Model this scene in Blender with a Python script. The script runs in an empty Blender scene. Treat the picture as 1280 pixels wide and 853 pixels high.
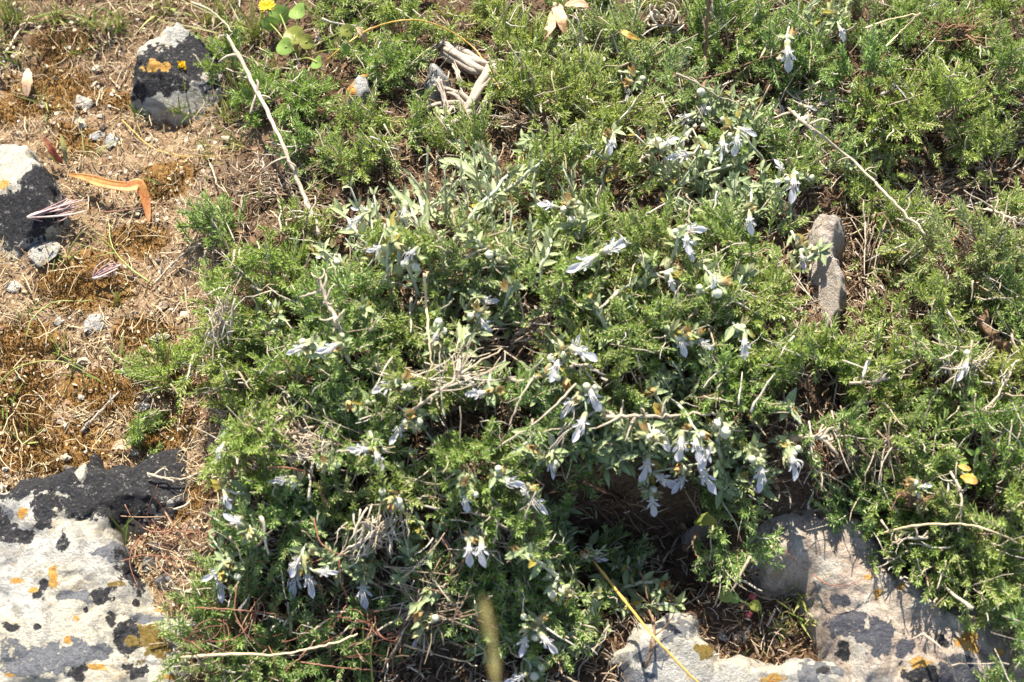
import bpy, math, random
import numpy as np
from mathutils import Vector, Matrix

sc = bpy.context.scene
COL = sc.collection
rng = np.random.default_rng(11)
R = math.radians

# ------------------------------------------------------------------ camera numbers
LENS, DIST, PHI = 60.0, 1.45, R(61)
CAM = np.array([0.0, -DIST * math.cos(PHI), DIST * math.sin(PHI)])
FWD = np.array([0.0, math.cos(PHI), -math.sin(PHI)])
UPV = np.array([0.0, math.sin(PHI), math.cos(PHI)])
RGT = np.array([1.0, 0.0, 0.0])
FPX = LENS / 36.0 * 1280.0
PX = DIST / FPX                                   # metres per photo pixel at the focus distance
TOCAM = -FWD

def ray(px, py):
    return FWD + (px - 640.0) / FPX * RGT + (426.5 - py) / FPX * UPV

def at(px, py, z=0.0):
    d = ray(px, py)
    return CAM + d * ((z - CAM[2]) / d[2])

def to_px(P):
    q = np.asarray(P) - CAM
    w = q @ FWD
    return 640 + FPX * (q @ RGT) / w, 426.5 - FPX * (q @ UPV) / w

# ------------------------------------------------------------------ noise
def _hash(i, j, k, s):
    h = (i * 374761393 + j * 668265263 + k * 2147483647 + s * 1274126177) & 0xFFFFFFFF
    h = ((h ^ (h >> 13)) * 1274126177) & 0xFFFFFFFF
    return ((h ^ (h >> 16)) & 0xFFFFFF) / float(0xFFFFFF)

def vnoise(x, y, z=None, s=0):
    x = np.asarray(x, float); y = np.asarray(y, float)
    z = np.zeros_like(x) if z is None else np.asarray(z, float)
    xi, yi, zi = (np.floor(v).astype(np.int64) for v in (x, y, z))
    fx, fy, fz = x - xi, y - yi, z - zi
    fx, fy, fz = (f * f * (3 - 2 * f) for f in (fx, fy, fz))
    r = 0
    for a in (0, 1):
        for b in (0, 1):
            for c in (0, 1):
                w = (fx if a else 1 - fx) * (fy if b else 1 - fy) * (fz if c else 1 - fz)
                r = r + w * _hash(xi + a, yi + b, zi + c, s)
    return r

def fbm(x, y, z=None, o=4, s=0):
    r, a, t = 0, 1.0, 0.0
    for k in range(o):
        f = 2.03 ** k
        r = r + a * vnoise(x * f, y * f, None if z is None else z * f, s + k * 17)
        t += a; a *= 0.5
    return r / t

def sstep(a, b, x):
    t = np.clip((x - a) / (b - a), 0, 1)
    return t * t * (3 - 2 * t)

def norm(v):
    return v / np.maximum(np.linalg.norm(v, axis=-1, keepdims=True), 1e-9)

# ------------------------------------------------------------------ ground height
def mound(x, y):
    """broad rise of soil and buried rock that the shrubs grow over"""
    P = np.stack([x, y, np.zeros_like(x)], -1)
    u, v = to_px(P)
    wob = 60 * (fbm(x * 7, y * 7, o=3, s=5) - .5)
    left = sstep(190, 380, u + wob + .1 * (v - 400))
    edge = 700 - 75 * sstep(860, 960, u) + 60 * sstep(1120, 1200, u)
    bot = 1 - sstep(-10, 130, v + .6 * wob - edge)
    top = sstep(-60, 200, v + wob)
    hole = sstep(628, 668, v + .5 * wob) * sstep(640, 720, u) * (1 - sstep(860, 930, u))
    gully = np.exp(-(((u - 1075 + .1 * (v - 300)) / 34) ** 2 + ((v - 350) / 150) ** 2))
    dome = np.exp(-(((u - 640) / 330) ** 2 + ((v - 440) / 230) ** 2))
    return (.060 * (.55 + .45 * top) + .058 * dome) * left * bot * (1 - .95 * hole) - .022 * hole * (1 - sstep(720, 780, v)) - .03 * gully

def G(x, y):
    x = np.asarray(x, float); y = np.asarray(y, float)
    near = 1 - sstep(.8, 1.6, np.maximum(np.abs(x), np.abs(y)))
    base = .02 * (fbm(x * 4, y * 4, o=3, s=1) - .5) + .010 * (fbm(x * 22, y * 22, o=3, s=2) - .5)
    far = .10 * (fbm(x * .8, y * .8, o=3, s=9) - .5)
    return mound(x, y) * near + base + far * (1 - near)

GX0, GY0, GST, GN = -.75, -.65, .002, 760
_gx, _gy = np.meshgrid(GX0 + GST * np.arange(GN), GY0 + GST * np.arange(GN))
HG = G(_gx, _gy)                                   # soil
HS = HG.copy()                                     # soil and rocks
HC = HG.copy()                                     # soil, rocks and plants
def look(H, x, y):
    fx = np.clip((np.asarray(x, float) - GX0) / GST, 0, GN - 2); fy = np.clip((np.asarray(y, float) - GY0) / GST, 0, GN - 2)
    i, j = fx.astype(int), fy.astype(int); fx = fx - i; fy = fy - j
    return (H[j, i] * (1 - fx) + H[j, i + 1] * fx) * (1 - fy) + (H[j + 1, i] * (1 - fx) + H[j + 1, i + 1] * fx) * fy
def Gs(x, y): return float(look(HG, x, y))
def canopy(x, y): return float(look(HC, x, y))
def surf(x, y): return float(look(HS, x, y))
def add_dome(cx, cy, rx, ry, h, b):
    r2 = ((_gx - cx) / rx) ** 2 + ((_gy - cy) / ry) ** 2
    np.maximum(HC, np.where(r2 < 1, b + h * np.sqrt(np.clip(1 - r2, 0, 1)), -9), out=HC)

def hit(px, py, off=0.0, top=True):
    """point of the place seen at a photo pixel, off metres above the plants (or soil / rock)"""
    f = canopy if top else surf
    z = .04
    for k in range(30):
        P = at(px, py, z)
        z += .5 * (f(P[0], P[1]) + off - z)
    return at(px, py, z)

# ------------------------------------------------------------------ mesh collector
class MB:
    def __init__(s):
        s.v, s.t, s.q, s.a, s.b, s.n = [], [], [], [], [], 0
    def add(s, V, T=None, Q=None, a=None, b=None):
        V = np.asarray(V, float).reshape(-1, 3)
        if T is not None and len(T): s.t.append(np.asarray(T, np.int64).reshape(-1, 3) + s.n)
        if Q is not None and len(Q): s.q.append(np.asarray(Q, np.int64).reshape(-1, 4) + s.n)
        s.v.append(V)
        s.a.append(np.zeros(len(V)) if a is None else np.broadcast_to(np.asarray(a, float).ravel(), (len(V),)) if np.size(a) in (1, len(V)) else a)
        s.b.append(np.zeros(len(V)) if b is None else np.broadcast_to(np.asarray(b, float).ravel(), (len(V),)))
        s.n += len(V)
    def tubes(s, P, Rr, S=5, a=None, cap=True):
        P = np.asarray(P, float); Rr = np.asarray(Rr, float)
        if P.ndim == 2: P = P[None]; Rr = Rr[None]
        N, K, _ = P.shape
        T = norm(np.gradient(P, axis=1))
        mean = norm(P[:, -1] - P[:, 0] + 1e-6)
        ref = np.where(np.abs(mean[:, 2:3]) > .8, np.array([[1., .1, 0]]), np.array([[.05, .1, 1.]]))
        n1 = norm(np.cross(T, ref[:, None, :] + 0 * T)); n2 = np.cross(T, n1)
        ang = np.arange(S) * 2 * math.pi / S
        ring = n1[:, :, None] * np.cos(ang)[None, None, :, None] + n2[:, :, None] * np.sin(ang)[None, None, :, None]
        V = P[:, :, None] + ring * Rr[:, :, None, None]
        i = np.arange(N)[:, None, None] * K * S; k = np.arange(K - 1)[None, :, None] * S; j = np.arange(S)[None, None, :]
        j2 = (j + 1) % S
        Q = np.stack([i + k + j, i + k + j2, i + k + S + j2, i + k + S + j], -1)
        av = None
        if a is not None: av = np.broadcast_to(np.asarray(a, float), (N, K))[:, :, None] + np.zeros((1, 1, S))
        T3 = None
        if cap and S > 3:
            jj = np.arange(1, S - 1)
            i2 = np.arange(N)[:, None] * K * S
            c0 = np.stack([i2 + 0 * jj, i2 + jj + 1, i2 + jj], -1)
            e = i2 + (K - 1) * S
            c1 = np.stack([e + 0 * jj, e + jj, e + jj + 1], -1)
            T3 = np.concatenate([c0.reshape(-1, 3), c1.reshape(-1, 3)])
        s.add(V, T3, Q.reshape(-1, 4), None if av is None else av.ravel())
    def needles(s, B, D, U, L, W, a=None, b=None):
        D = norm(D); S_ = norm(np.cross(D, U)); U = np.cross(S_, D)
        L = L[:, None]; W = W[:, None]
        m = B + D * L * .5 + U * W * .25
        V = np.stack([B, m + S_ * W * .5, B + D * L - U * L * .08, m - S_ * W * .5], 1)
        i = np.arange(len(B))[:, None] * 4
        T = np.concatenate([i + [0, 1, 2], i + [0, 2, 3]])
        s.add(V, T, None, None if a is None else np.repeat(a, 4), b)
    def broad(s, B, D, U, L, W, curl, a=None, prof=None, fold=.18):
        """lance leaves: 7 rows x 5 columns, folded on the midrib; attr a per leaf, b = distance from the midrib"""
        D = norm(D); S_ = norm(np.cross(D, U)); U = np.cross(S_, D)
        t = np.array([0, .1, .25, .45, .65, .83, 1.0])
        w = np.array([.16, .42, .82, 1, .82, .46, .03]) if prof is None else np.array(prof)
        u = np.array([-1, -.55, 0, .55, 1.])
        N = len(B); L = L[:, None, None, None]; W = W[:, None, None, None] * .5
        tt = t[None, :, None, None]; ww = w[None, :, None, None]; uu = u[None, None, :, None]
        curl = np.broadcast_to(np.asarray(curl, float), (N,))[:, None, None, None]
        wav = np.sin(tt * 19 + uu * 2 + np.arange(N)[:, None, None, None]) * .05 * L * np.abs(uu) * ww
        V = B[:, None, None] + D[:, None, None] * L * tt * (1 - .2 * np.abs(curl) * tt) + S_[:, None, None] * W * ww * uu \
            + U[:, None, None] * (fold * 2 * W * ww * np.abs(uu) - curl * L * tt ** 2 * .6 + wav * .5)
        K, C = 7, 5
        i = np.arange(N)[:, None, None] * K * C; k = np.arange(K - 1)[None, :, None] * C; j = np.arange(C - 1)[None, None, :]
        Q = np.stack([i + k + j, i + k + j + 1, i + k + C + j + 1, i + k + C + j], -1)
        s.add(V, None, Q.reshape(-1, 4), None if a is None else np.repeat(a, K * C), np.tile(np.abs(u), N * K))
    def build(s, name, mat, parent=None, smooth=True, loc=None):
        V = np.concatenate(s.v) if s.v else np.zeros((0, 3))
        if loc is not None: V = V - np.asarray(loc)
        T = np.concatenate(s.t) if s.t else np.zeros((0, 3), np.int64)
        Q = np.concatenate(s.q) if s.q else np.zeros((0, 4), np.int64)
        me = bpy.data.meshes.new(name)
        me.vertices.add(len(V)); me.vertices.foreach_set("co", V.astype(np.float32).ravel())
        nl = T.size + Q.size
        me.loops.add(nl); me.loops.foreach_set("vertex_index", np.concatenate([T.ravel(), Q.ravel()]).astype(np.int32))
        me.polygons.add(len(T) + len(Q))
        ls = np.concatenate([np.arange(len(T)) * 3, T.size + np.arange(len(Q)) * 4]).astype(np.int32)
        me.polygons.foreach_set("loop_start", ls)
        me.polygons.foreach_set("use_smooth", np.full(len(T) + len(Q), smooth))
        me.update(calc_edges=True)
        for nm, arr in (("a", s.a), ("b", s.b)):
            at_ = me.attributes.new(nm, 'FLOAT', 'POINT')
            at_.data.foreach_set("value", np.concatenate(arr).astype(np.float32) if arr else np.zeros(0, np.float32))
        me.materials.append(mat)
        o = bpy.data.objects.new(name, me); COL.objects.link(o)
        if parent is not None: o.parent = parent
        elif loc is not None: o.location = loc
        return o

def tag(o, label=None, cat=None, group=None, kind=None):
    if label: o["label"] = label
    if cat: o["category"] = cat
    if group: o["group"] = group
    if kind: o["kind"] = kind
    return o

def empty(name, loc):
    o = bpy.data.objects.new(name, None); COL.objects.link(o)
    o.location = loc; o.empty_display_size = .01
    return o

# ------------------------------------------------------------------ materials
def newmat(name):
    m = bpy.data.materials.new(name); m.use_nodes = True
    nt = m.node_tree; nt.nodes.clear()
    return m, nt
def N(nt, kind, **kw):
    n = nt.nodes.new(kind)
    for k, v in kw.items():
        if k in n.inputs: n.inputs[k].default_value = v
        else: setattr(n, k, v)
    return n
def mixc(nt, f, a, b, blend='MIX'):
    n = nt.nodes.new('ShaderNodeMix'); n.data_type = 'RGBA'; n.blend_type = blend
    for sock, v in ((n.inputs[0], f), (n.inputs[6], a), (n.inputs[7], b)):
        if hasattr(v, 'is_output'): nt.links.new(v, sock)
        else: sock.default_value = v if isinstance(v, (int, float)) else (*v, 1)
    return n.outputs[2]
def mth(nt, op, a, b=0.0, clamp=False):
    n = nt.nodes.new('ShaderNodeMath'); n.operation = op; n.use_clamp = clamp
    for sock, v in ((n.inputs[0], a), (n.inputs[1], b)):
        if hasattr(v, 'is_output'): nt.links.new(v, sock)
        else: sock.default_value = v
    return n.outputs[0]
def maprange(nt, x, a, b, c=0., d=1.):
    n = nt.nodes.new('ShaderNodeMapRange')
    nt.links.new(x, n.inputs[0])
    for k, v in zip((1, 2, 3, 4), (a, b, c, d)): n.inputs[k].default_value = v
    return n.outputs[0]
def ramp(nt, x, stops, interp='LINEAR'):
    n = nt.nodes.new('ShaderNodeValToRGB'); cr = n.color_ramp; cr.interpolation = interp
    while len(cr.elements) < len(stops): cr.elements.new(.5)
    for e, (p, c) in zip(cr.elements, stops): e.position = p; e.color = (*c, 1)
    nt.links.new(x, n.inputs[0]); return n.outputs[0]
def noise(nt, scale, detail=4, rough=.6, vec=None, dist=0.):
    n = N(nt, 'ShaderNodeTexNoise'); n.inputs['Scale'].default_value = scale
    n.inputs['Detail'].default_value = detail; n.inputs['Roughness'].default_value = rough; n.inputs['Distortion'].default_value = dist
    if vec is None: vec = nt.nodes.new('ShaderNodeNewGeometry').outputs['Position']
    nt.links.new(vec, n.inputs['Vector'])
    return n.outputs['Fac']
def attr(nt, name):
    n = nt.nodes.new('ShaderNodeAttribute'); n.attribute_name = name; return n.outputs['Fac']
def island(nt):
    return nt.nodes.new('ShaderNodeNewGeometry').outputs['Random Per Island']
def finish(nt, col, rough=.5, spec=.4, bump=None, bstr=.3, bdist=.001, trans=0., tcol=None):
    p = N(nt, 'ShaderNodeBsdfPrincipled')
    nt.links.new(col, p.inputs['Base Color']) if hasattr(col, 'is_output') else setattr(p.inputs['Base Color'], 'default_value', (*col, 1))
    if hasattr(rough, 'is_output'): nt.links.new(rough, p.inputs['Roughness'])
    else: p.inputs['Roughness'].default_value = rough
    p.inputs['Specular IOR Level'].default_value = spec
    if bump is not None:
        b = N(nt, 'ShaderNodeBump'); b.inputs['Strength'].default_value = bstr; b.inputs['Distance'].default_value = bdist
        nt.links.new(bump, b.inputs['Height']); nt.links.new(b.outputs[0], p.inputs['Normal'])
    out = N(nt, 'ShaderNodeOutputMaterial')
    if trans:
        t = N(nt, 'ShaderNodeBsdfTranslucent')
        c = tcol if tcol is not None else col
        nt.links.new(c, t.inputs[0]) if hasattr(c, 'is_output') else setattr(t.inputs[0], 'default_value', (*c, 1))
        mx = N(nt, 'ShaderNodeMixShader'); mx.inputs[0].default_value = trans
        nt.links.new(p.outputs[0], mx.inputs[1]); nt.links.new(t.outputs[0], mx.inputs[2]); nt.links.new(mx.outputs[0], out.inputs[0])
    else: nt.links.new(p.outputs[0], out.inputs[0])

def m_leaf(name, lo, mid, hi, tip, rough=.42, trans=.28, spec=.5):
    """needle foliage: every leaf its own shade; attr a = 1 on the young shoot ends"""
    m, nt = newmat(name)
    c = ramp(nt, island(nt), [(0, lo), (.5, mid), (1, hi)])
    c = mixc(nt, mth(nt, 'MULTIPLY', attr(nt, 'a'), .75), c, tip)
    oi = nt.nodes.new('ShaderNodeObjectInfo').outputs['Random']
    c = mixc(nt, oi, mixc(nt, 1.0, c, (1.08, 1.0, .92), 'MULTIPLY'), mixc(nt, 1.0, c, (.86, .96, .98), 'MULTIPLY'))
    c = mixc(nt, attr(nt, 'b'), c, mixc(nt, island(nt), (.15, .08, .04), (.42, .29, .15)))
    t = mixc(nt, 1.0, c, (1.25, 1.3, .55), 'MULTIPLY')
    finish(nt, c, rough, spec, trans=trans, tcol=t); return m

def m_lance(name, lo, hi, rib, back, rough=.5, trans=.2):
    """lance leaves: pale midrib, felted paler back"""
    m, nt = newmat(name)
    g = nt.nodes.new('ShaderNodeNewGeometry')
    c = mixc(nt, g.outputs['Random Per Island'], lo, hi)
    c = mixc(nt, mth(nt, 'MULTIPLY', noise(nt, 900, 3), .5), c, rib)
    c = mixc(nt, maprange(nt, attr(nt, 'b'), .0, .3, .75, 0.), c, rib)
    c = mixc(nt, attr(nt, 'a'), c, (.26, .21, .035))
    c = mixc(nt, g.outputs['Backfacing'], c, back)
    finish(nt, c, rough, .4, noise(nt, 700, 3), .35, .0008, trans); return m

def m_random(name, cols, rough=.7, spec=.25, nscale=600, nmix=.5, bstr=.4, trans=0.):
    m, nt = newmat(name)
    k = len(cols) - 1
    c = ramp(nt, island(nt), [(i / k, q) for i, q in enumerate(cols)])
    n = noise(nt, nscale, 4)
    if name == 'dry_twig':
        c = mixc(nt, attr(nt, 'a'), c, ramp(nt, island(nt), [(0, (.36, .28, .18)), (.5, (.50, .42, .30)), (1, (.64, .58, .48))]))
    c = mixc(nt, mth(nt, 'MULTIPLY', maprange(nt, n, .35, .7), nmix), c, tuple(.45 * v for v in cols[0]))
    finish(nt, c, rough, spec, n, bstr, .0008, trans); return m

def m_wood(name, a, b, rough=.75):
    """weathered bark: fine streaks, darker cracks, one shade per stem"""
    m, nt = newmat(name)
    co = nt.nodes.new('ShaderNodeTexCoord').outputs['Object']
    n1 = noise(nt, 260, 5, .65, co, .6); n2 = noise(nt, 900, 3, .6, co)
    c = mixc(nt, maprange(nt, n1, .3, .7), a, b)
    c = mixc(nt, maprange(nt, n2, .55, .75, 0, .7), c, tuple(.35 * v for v in a))
    c = mixc(nt, mth(nt, 'MULTIPLY', island(nt), .35), c, tuple(.5 * v for v in b))
    finish(nt, c, rough, .25, n1, .6, .0012); return m

MAT = {}
MAT['thyme_yellow'] = m_leaf('thyme_leaf_yellowish', (.165, .23, .055), (.275, .35, .09), (.43, .47, .20), (.40, .46, .13))
MAT['thyme_green'] = m_leaf('thyme_leaf_green', (.145, .23, .06), (.24, .34, .095), (.39, .455, .20), (.36, .46, .14))
MAT['thyme_blue'] = m_leaf('thyme_leaf_bluish', (.17, .235, .085), (.27, .34, .13), (.42, .46, .25), (.36, .44, .17))
MAT['thyme_fresh'] = m_leaf('thyme_leaf_fresh', (.145, .225, .05), (.235, .34, .08), (.37, .45, .17), (.37, .47, .12))
MAT['germander'] = m_lance('germander_leaf', (.13, .185, .065), (.23, .285, .115), (.36, .40, .22), (.34, .37, .25), .6)
MAT['germander_pale'] = m_lance('germander_leaf_pale', (.18, .24, .085), (.30, .35, .155), (.46, .48, .29), (.37, .42, .25), .75)
MAT['rounded'] = m_lance('smooth_leaf', (.16, .26, .04), (.24, .35, .06), (.30, .40, .12), (.22, .32, .09), .4, .3)
MAT['bleached'] = m_random('bleached_twig', [(.34, .26, .17), (.46, .38, .27), (.56, .49, .38), (.62, .57, .48)], .8, .15, 500, .35)
MAT['plume'] = m_random('straw_plume', [(.36, .30, .10), (.50, .42, .18)], .6, .2, 300, .1, trans=.3)
MAT['stem'] = m_random('pale_felted_stem', [(.34, .38, .24), (.44, .46, .32), (.52, .51, .38)], .7, .2, 500, .3)
MAT['twig'] = m_random('dry_twig', [(.12, .075, .045), (.26, .18, .12), (.42, .33, .23), (.58, .50, .39)], .8, .15, 500, .6)
MAT['deadneedle'] = m_random('dead_needles', [(.10, .055, .03), (.24, .14, .07), (.36, .25, .13)], .7, .2, 500, .3)
MAT['straw'] = m_random('straw', [(.52, .38, .20), (.60, .46, .27), (.66, .55, .36)], .55, .35, 300, .35)
MAT['litter'] = m_random('dry_litter', [(.10, .055, .03), (.22, .135, .07), (.38, .27, .14), (.52, .41, .24), (.62, .53, .37)], .7, .2, 500, .35)
MAT['humus'] = m_random('dark_litter', [(.05, .028, .017), (.11, .06, .035), (.19, .11, .06), (.30, .2, .12)], .8, .15, 500, .4)
MAT['wood_pale'] = m_wood('weathered_wood_pale', (.33, .25, .17), (.55, .46, .34))
MAT['wood_grey'] = m_wood('weathered_wood_grey', (.25, .20, .155), (.46, .395, .315))
MAT['wood_brown'] = m_wood('bark_brown', (.13, .075, .045), (.30, .19, .11))
MAT['red_stem'] = m_random('red_wiry_stem', [(.14, .05, .03), (.26, .10, .06), (.40, .24, .14)], .5, .4, 400, .3)
MAT['gold_stem'] = m_random('golden_grass_stem', [(.58, .36, .09), (.58, .36, .09)], .4, .4, 300, .3)
MAT['green_stem'] = m_random('green_grass_stem', [(.22, .27, .06), (.3, .32, .08)], .45, .4, 300, .3)
MAT['grass'] = m_random('grass_blade', [(.10, .17, .03), (.20, .26, .05), (.32, .33, .09), (.5, .42, .2)], .45, .4, 200, .2, .2, .25)
MAT['soilbits'] = m_random('soil_bits', [(.22, .12, .075), (.38, .25, .16), (.52, .38, .27), (.66, .6, .52)], .85, .15, 500, .35)
MAT['moss'] = m_random('dry_moss', [(.10, .055, .02), (.19, .10, .03), (.29, .17, .055), (.24, .19, .07)], .85, .1, 900, .5)
MAT['bud'] = m_random('cream_bud', [(.52, .52, .34), (.68, .66, .52)], .7, .2, 900, .25, .3, .15)
MAT['stamen'] = m_random('pale_stamen', [(.62, .58, .52), (.72, .68, .64)], .6, .2, 600, .2)
MAT['yellow_petal'] = m_random('yellow_petal', [(.72, .45, .02), (.8, .55, .03)], .5, .3, 300, .2, .2, .2)
MAT['red_succulent'] = m_random('red_fleshy_leaf', [(.30, .04, .05), (.42, .10, .10)], .35, .5, 300, .3)

def m_calyx():
    m, nt = newmat('hairy_calyx')
    c = mixc(nt, island(nt), (.30, .34, .15), (.46, .46, .28))
    c = mixc(nt, attr(nt, 'a'), c, (.44, .26, .10))
    finish(nt, c, .7, .2, noise(nt, 1500, 2), .4, .0006, .25); return m
MAT['calyx'] = m_calyx()
def m_petal():
    m, nt = newmat('lilac_white_petal')
    c = mixc(nt, attr(nt, 'a'), (.72, .69, .62), (.66, .65, .75))
    w = mth(nt, 'SINE', mth(nt, 'MULTIPLY', attr(nt, 'b'), 17.0))
    c = mixc(nt, maprange(nt, w, .75, 1.0, 0, .26), c, (.40, .35, .56))
    finish(nt, c, .6, .2, noise(nt, 700, 2), .2, .0006, .45); return m
MAT['petal'] = m_petal()
def m_dryleaf(name, a, b, c_):
    m, nt = newmat(name)
    n = noise(nt, 90, 5, .65, None, .8)
    c = ramp(nt, n, [(.3, a), (.5, b), (.72, c_)])
    c = mixc(nt, maprange(nt, noise(nt, 260, 5, .7), .54, .64, 0, .7), c, tuple(.4 * v for v in a))
    c = mixc(nt, maprange(nt, mth(nt, 'ABSOLUTE', attr(nt, 'b')), .10, .02, 0, .6), c, tuple(.6 * v for v in a))
    c = mixc(nt, maprange(nt, attr(nt, 'a'), .75, 1.0, 0, .7), c, (.30, .15, .08))
    c = mixc(nt, maprange(nt, mth(nt, 'SINE', mth(nt, 'MULTIPLY', attr(nt, 'b'), 20.)), .5, 1, 0, .4), c, a)
    finish(nt, c, .5, .35, noise(nt, 500, 3), .4, .0008, .2); return m
MAT['orange_leaf'] = m_dryleaf('orange_dead_leaf', (.40, .13, .05), (.56, .25, .07), (.60, .36, .12))
MAT['tan_leaf'] = m_dryleaf('tan_dead_leaf', (.40, .24, .13), (.58, .40, .24), (.66, .5, .34))
MAT['red_leaf'] = m_dryleaf('reddish_leaf', (.36, .07, .04), (.5, .18, .09), (.55, .3, .14))
MAT['yellow_leaf'] = m_dryleaf('yellowing_leaf', (.38, .19, .04), (.52, .36, .07), (.30, .33, .07))
MAT['purple_awn'] = m_random('purplish_awn', [(.34, .20, .20), (.48, .34, .32), (.62, .5, .42)], .45, .4, 400, .3)

def m_ground():
    m, nt = newmat('red_brown_soil')
    c = ramp(nt, noise(nt, 60, 8, .7), [(.28, (.11, .066, .035)), (.5, (.24, .155, .085)), (.72, (.41, .295, .19))])
    c = mixc(nt, maprange(nt, noise(nt, 420, 4), .56, .68, 0, .75), c, (.62, .50, .38))
    c = mixc(nt, maprange(nt, noise(nt, 300, 3), .36, .26, 0, .8), c, (.10, .05, .03))
    mo = mth(nt, 'ADD', attr(nt, 'b'), mth(nt, 'MULTIPLY', mth(nt, 'SUBTRACT', noise(nt, 55, 6, .7), .5), 1.6))
    mc = ramp(nt, noise(nt, 350, 4), [(.3, (.10, .052, .018)), (.5, (.22, .115, .035)), (.7, (.33, .20, .07))])
    c = mixc(nt, maprange(nt, mo, .45, .62), c, mc)
    c = mixc(nt, mth(nt, 'MULTIPLY', attr(nt, 'a'), .85), c, ramp(nt, noise(nt, 240, 5, .7), [(.32, (.035, .02, .013)), (.52, (.085, .05, .03)), (.68, (.15, .10, .06))]))  # humus colour, darkened to paint in the shade of gaps and hole
    finish(nt, c, .9, .15, noise(nt, 260, 8, .75), .9, .004); return m
MAT['ground'] = m_ground()

def m_rock(name, c1, c2, c3, blk=(.022, .021, .022), org=(.46, .19, .035), gry=(.19, .19, .20), mos=(.13, .085, .02)):
    """limestone with crusts of lichen; the masks say where a crust grows, noise gives it a ragged rim"""
    m, nt = newmat(name)
    c = ramp(nt, noise(nt, 22, 8, .62), [(.32, c1), (.5, c2), (.68, c3)])
    c = mixc(nt, maprange(nt, noise(nt, 9, 6, .6, None, 1.2), .5, .62, 0, .8), c, c3)
    c = mixc(nt, maprange(nt, noise(nt, 30, 8, .7, None, 2.0), .50, .58, 0, .6), c, tuple(.6 * v for v in c1))
    c = mixc(nt, maprange(nt, noise(nt, 17, 8, .7, None, 1.5), .55, .62, 0, .7), c, (.52, .49, .42))
    c = mixc(nt, maprange(nt, noise(nt, 260, 4, .7), .56, .70, 0, .45), c, tuple(.5 * v for v in c1))
    c = mixc(nt, maprange(nt, noise(nt, 45, 6, .7, None, .8), .59, .66, 0, .55), c, (.42, .29, .14))
    c = mixc(nt, maprange(nt, noise(nt, 700, 3, .7), .5, .75, 0, .55), c, (.10, .09, .08))
    c = mixc(nt, maprange(nt, noise(nt, 150, 6, .75, None, .5), .57, .64, 0, .5), c, tuple(.42 * v for v in c2))
    edges = []
    def crust(c, key, col, scale, amp, var):
        n = mth(nt, 'MULTIPLY', mth(nt, 'SUBTRACT', noise(nt, scale, 7, .68), .5), amp)
        f = maprange(nt, mth(nt, 'ADD', attr(nt, key), n), .36, .42)
        v = mixc(nt, maprange(nt, noise(nt, 330, 4, .65), .35, .7), col, var)
        v = mixc(nt, maprange(nt, mth(nt, 'ADD', attr(nt, key), n), .62, .42, 0, .45), v, var); edges.append(f)
        f = mth(nt, 'MULTIPLY', f, maprange(nt, noise(nt, 240, 5, .75), .30, .42, .25, 1.0))
        return mixc(nt, f, c, v)
    c = crust(c, 'gry', gry, 110, 1.5, tuple(.6 * v for v in gry))
    c = crust(c, 'blk', blk, 150, 1.6, tuple(2.6 * v for v in blk))
    c = crust(c, 'org', org, 190, 1.7, (.52, .36, .12))
    c = crust(c, 'mos', mos, 120, .8, (.24, .17, .05))
    h = mth(nt, 'ADD', noise(nt, 70, 12, .72), mth(nt, 'MULTIPLY', noise(nt, 420, 6, .7), .5))
    for e in edges: h = mth(nt, 'ADD', h, mth(nt, 'MULTIPLY', e, .10))
    finish(nt, c, .9, .12, h, 1.0, .007); return m
MAT['rock_white'] = m_rock('limestone_white', (.37, .35, .315), (.53, .50, .44), (.56, .495, .37))
MAT['rock_pink'] = m_rock('limestone_pinkish', (.31, .235, .185), (.46, .365, .29), (.57, .485, .39), gry=(.10, .10, .115))
MAT['rock_buff'] = m_rock('limestone_buff', (.38, .31, .25), (.52, .44, .37), (.62, .56, .48))
MAT['rock_grey'] = m_rock('limestone_grey', (.27, .27, .27), (.38, .38, .38), (.47, .45, .41))
MAT['rock_dark'] = m_rock('dark_stone', (.06, .055, .055), (.11, .10, .10), (.22, .2, .19))

# ------------------------------------------------------------------ ground sheet
def axis(lo, hi, step, far):
    a = list(np.arange(lo, hi + step * .5, step)); d = step; x = a[-1]; y = a[0]; up, dn = [], []
    while x < far: d *= 1.25; x += d; y -= d; up.append(x); dn.append(y)
    return np.array(dn[::-1] + a + up)
MOSS = [(60, 560, 90, 35), (25, 500, 50, 60), (215, 545, 60, 28), (60, 110, 60, 35), (230, 480, 40, 25), (120, 490, 60, 30), (95, 170, 30, 22),
        (240, 640, 35, 22), (1000, 830, 60, 20), (870, 740, 40, 25), (215, 225, 45, 25), (75, 50, 40, 22), (110, 350, 60, 40), (30, 430, 50, 30), (170, 300, 45, 22), (180, 420, 40, 22), (10, 130, 40, 20), (150, 120, 24, 14)]
def moss_mask(u, v):
    r = np.zeros_like(u)
    for (x, y, a, b) in MOSS: r = np.maximum(r, 1 - .5 * (((u - x) / a) ** 2 + ((v - y) / b) ** 2))
    return r
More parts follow.
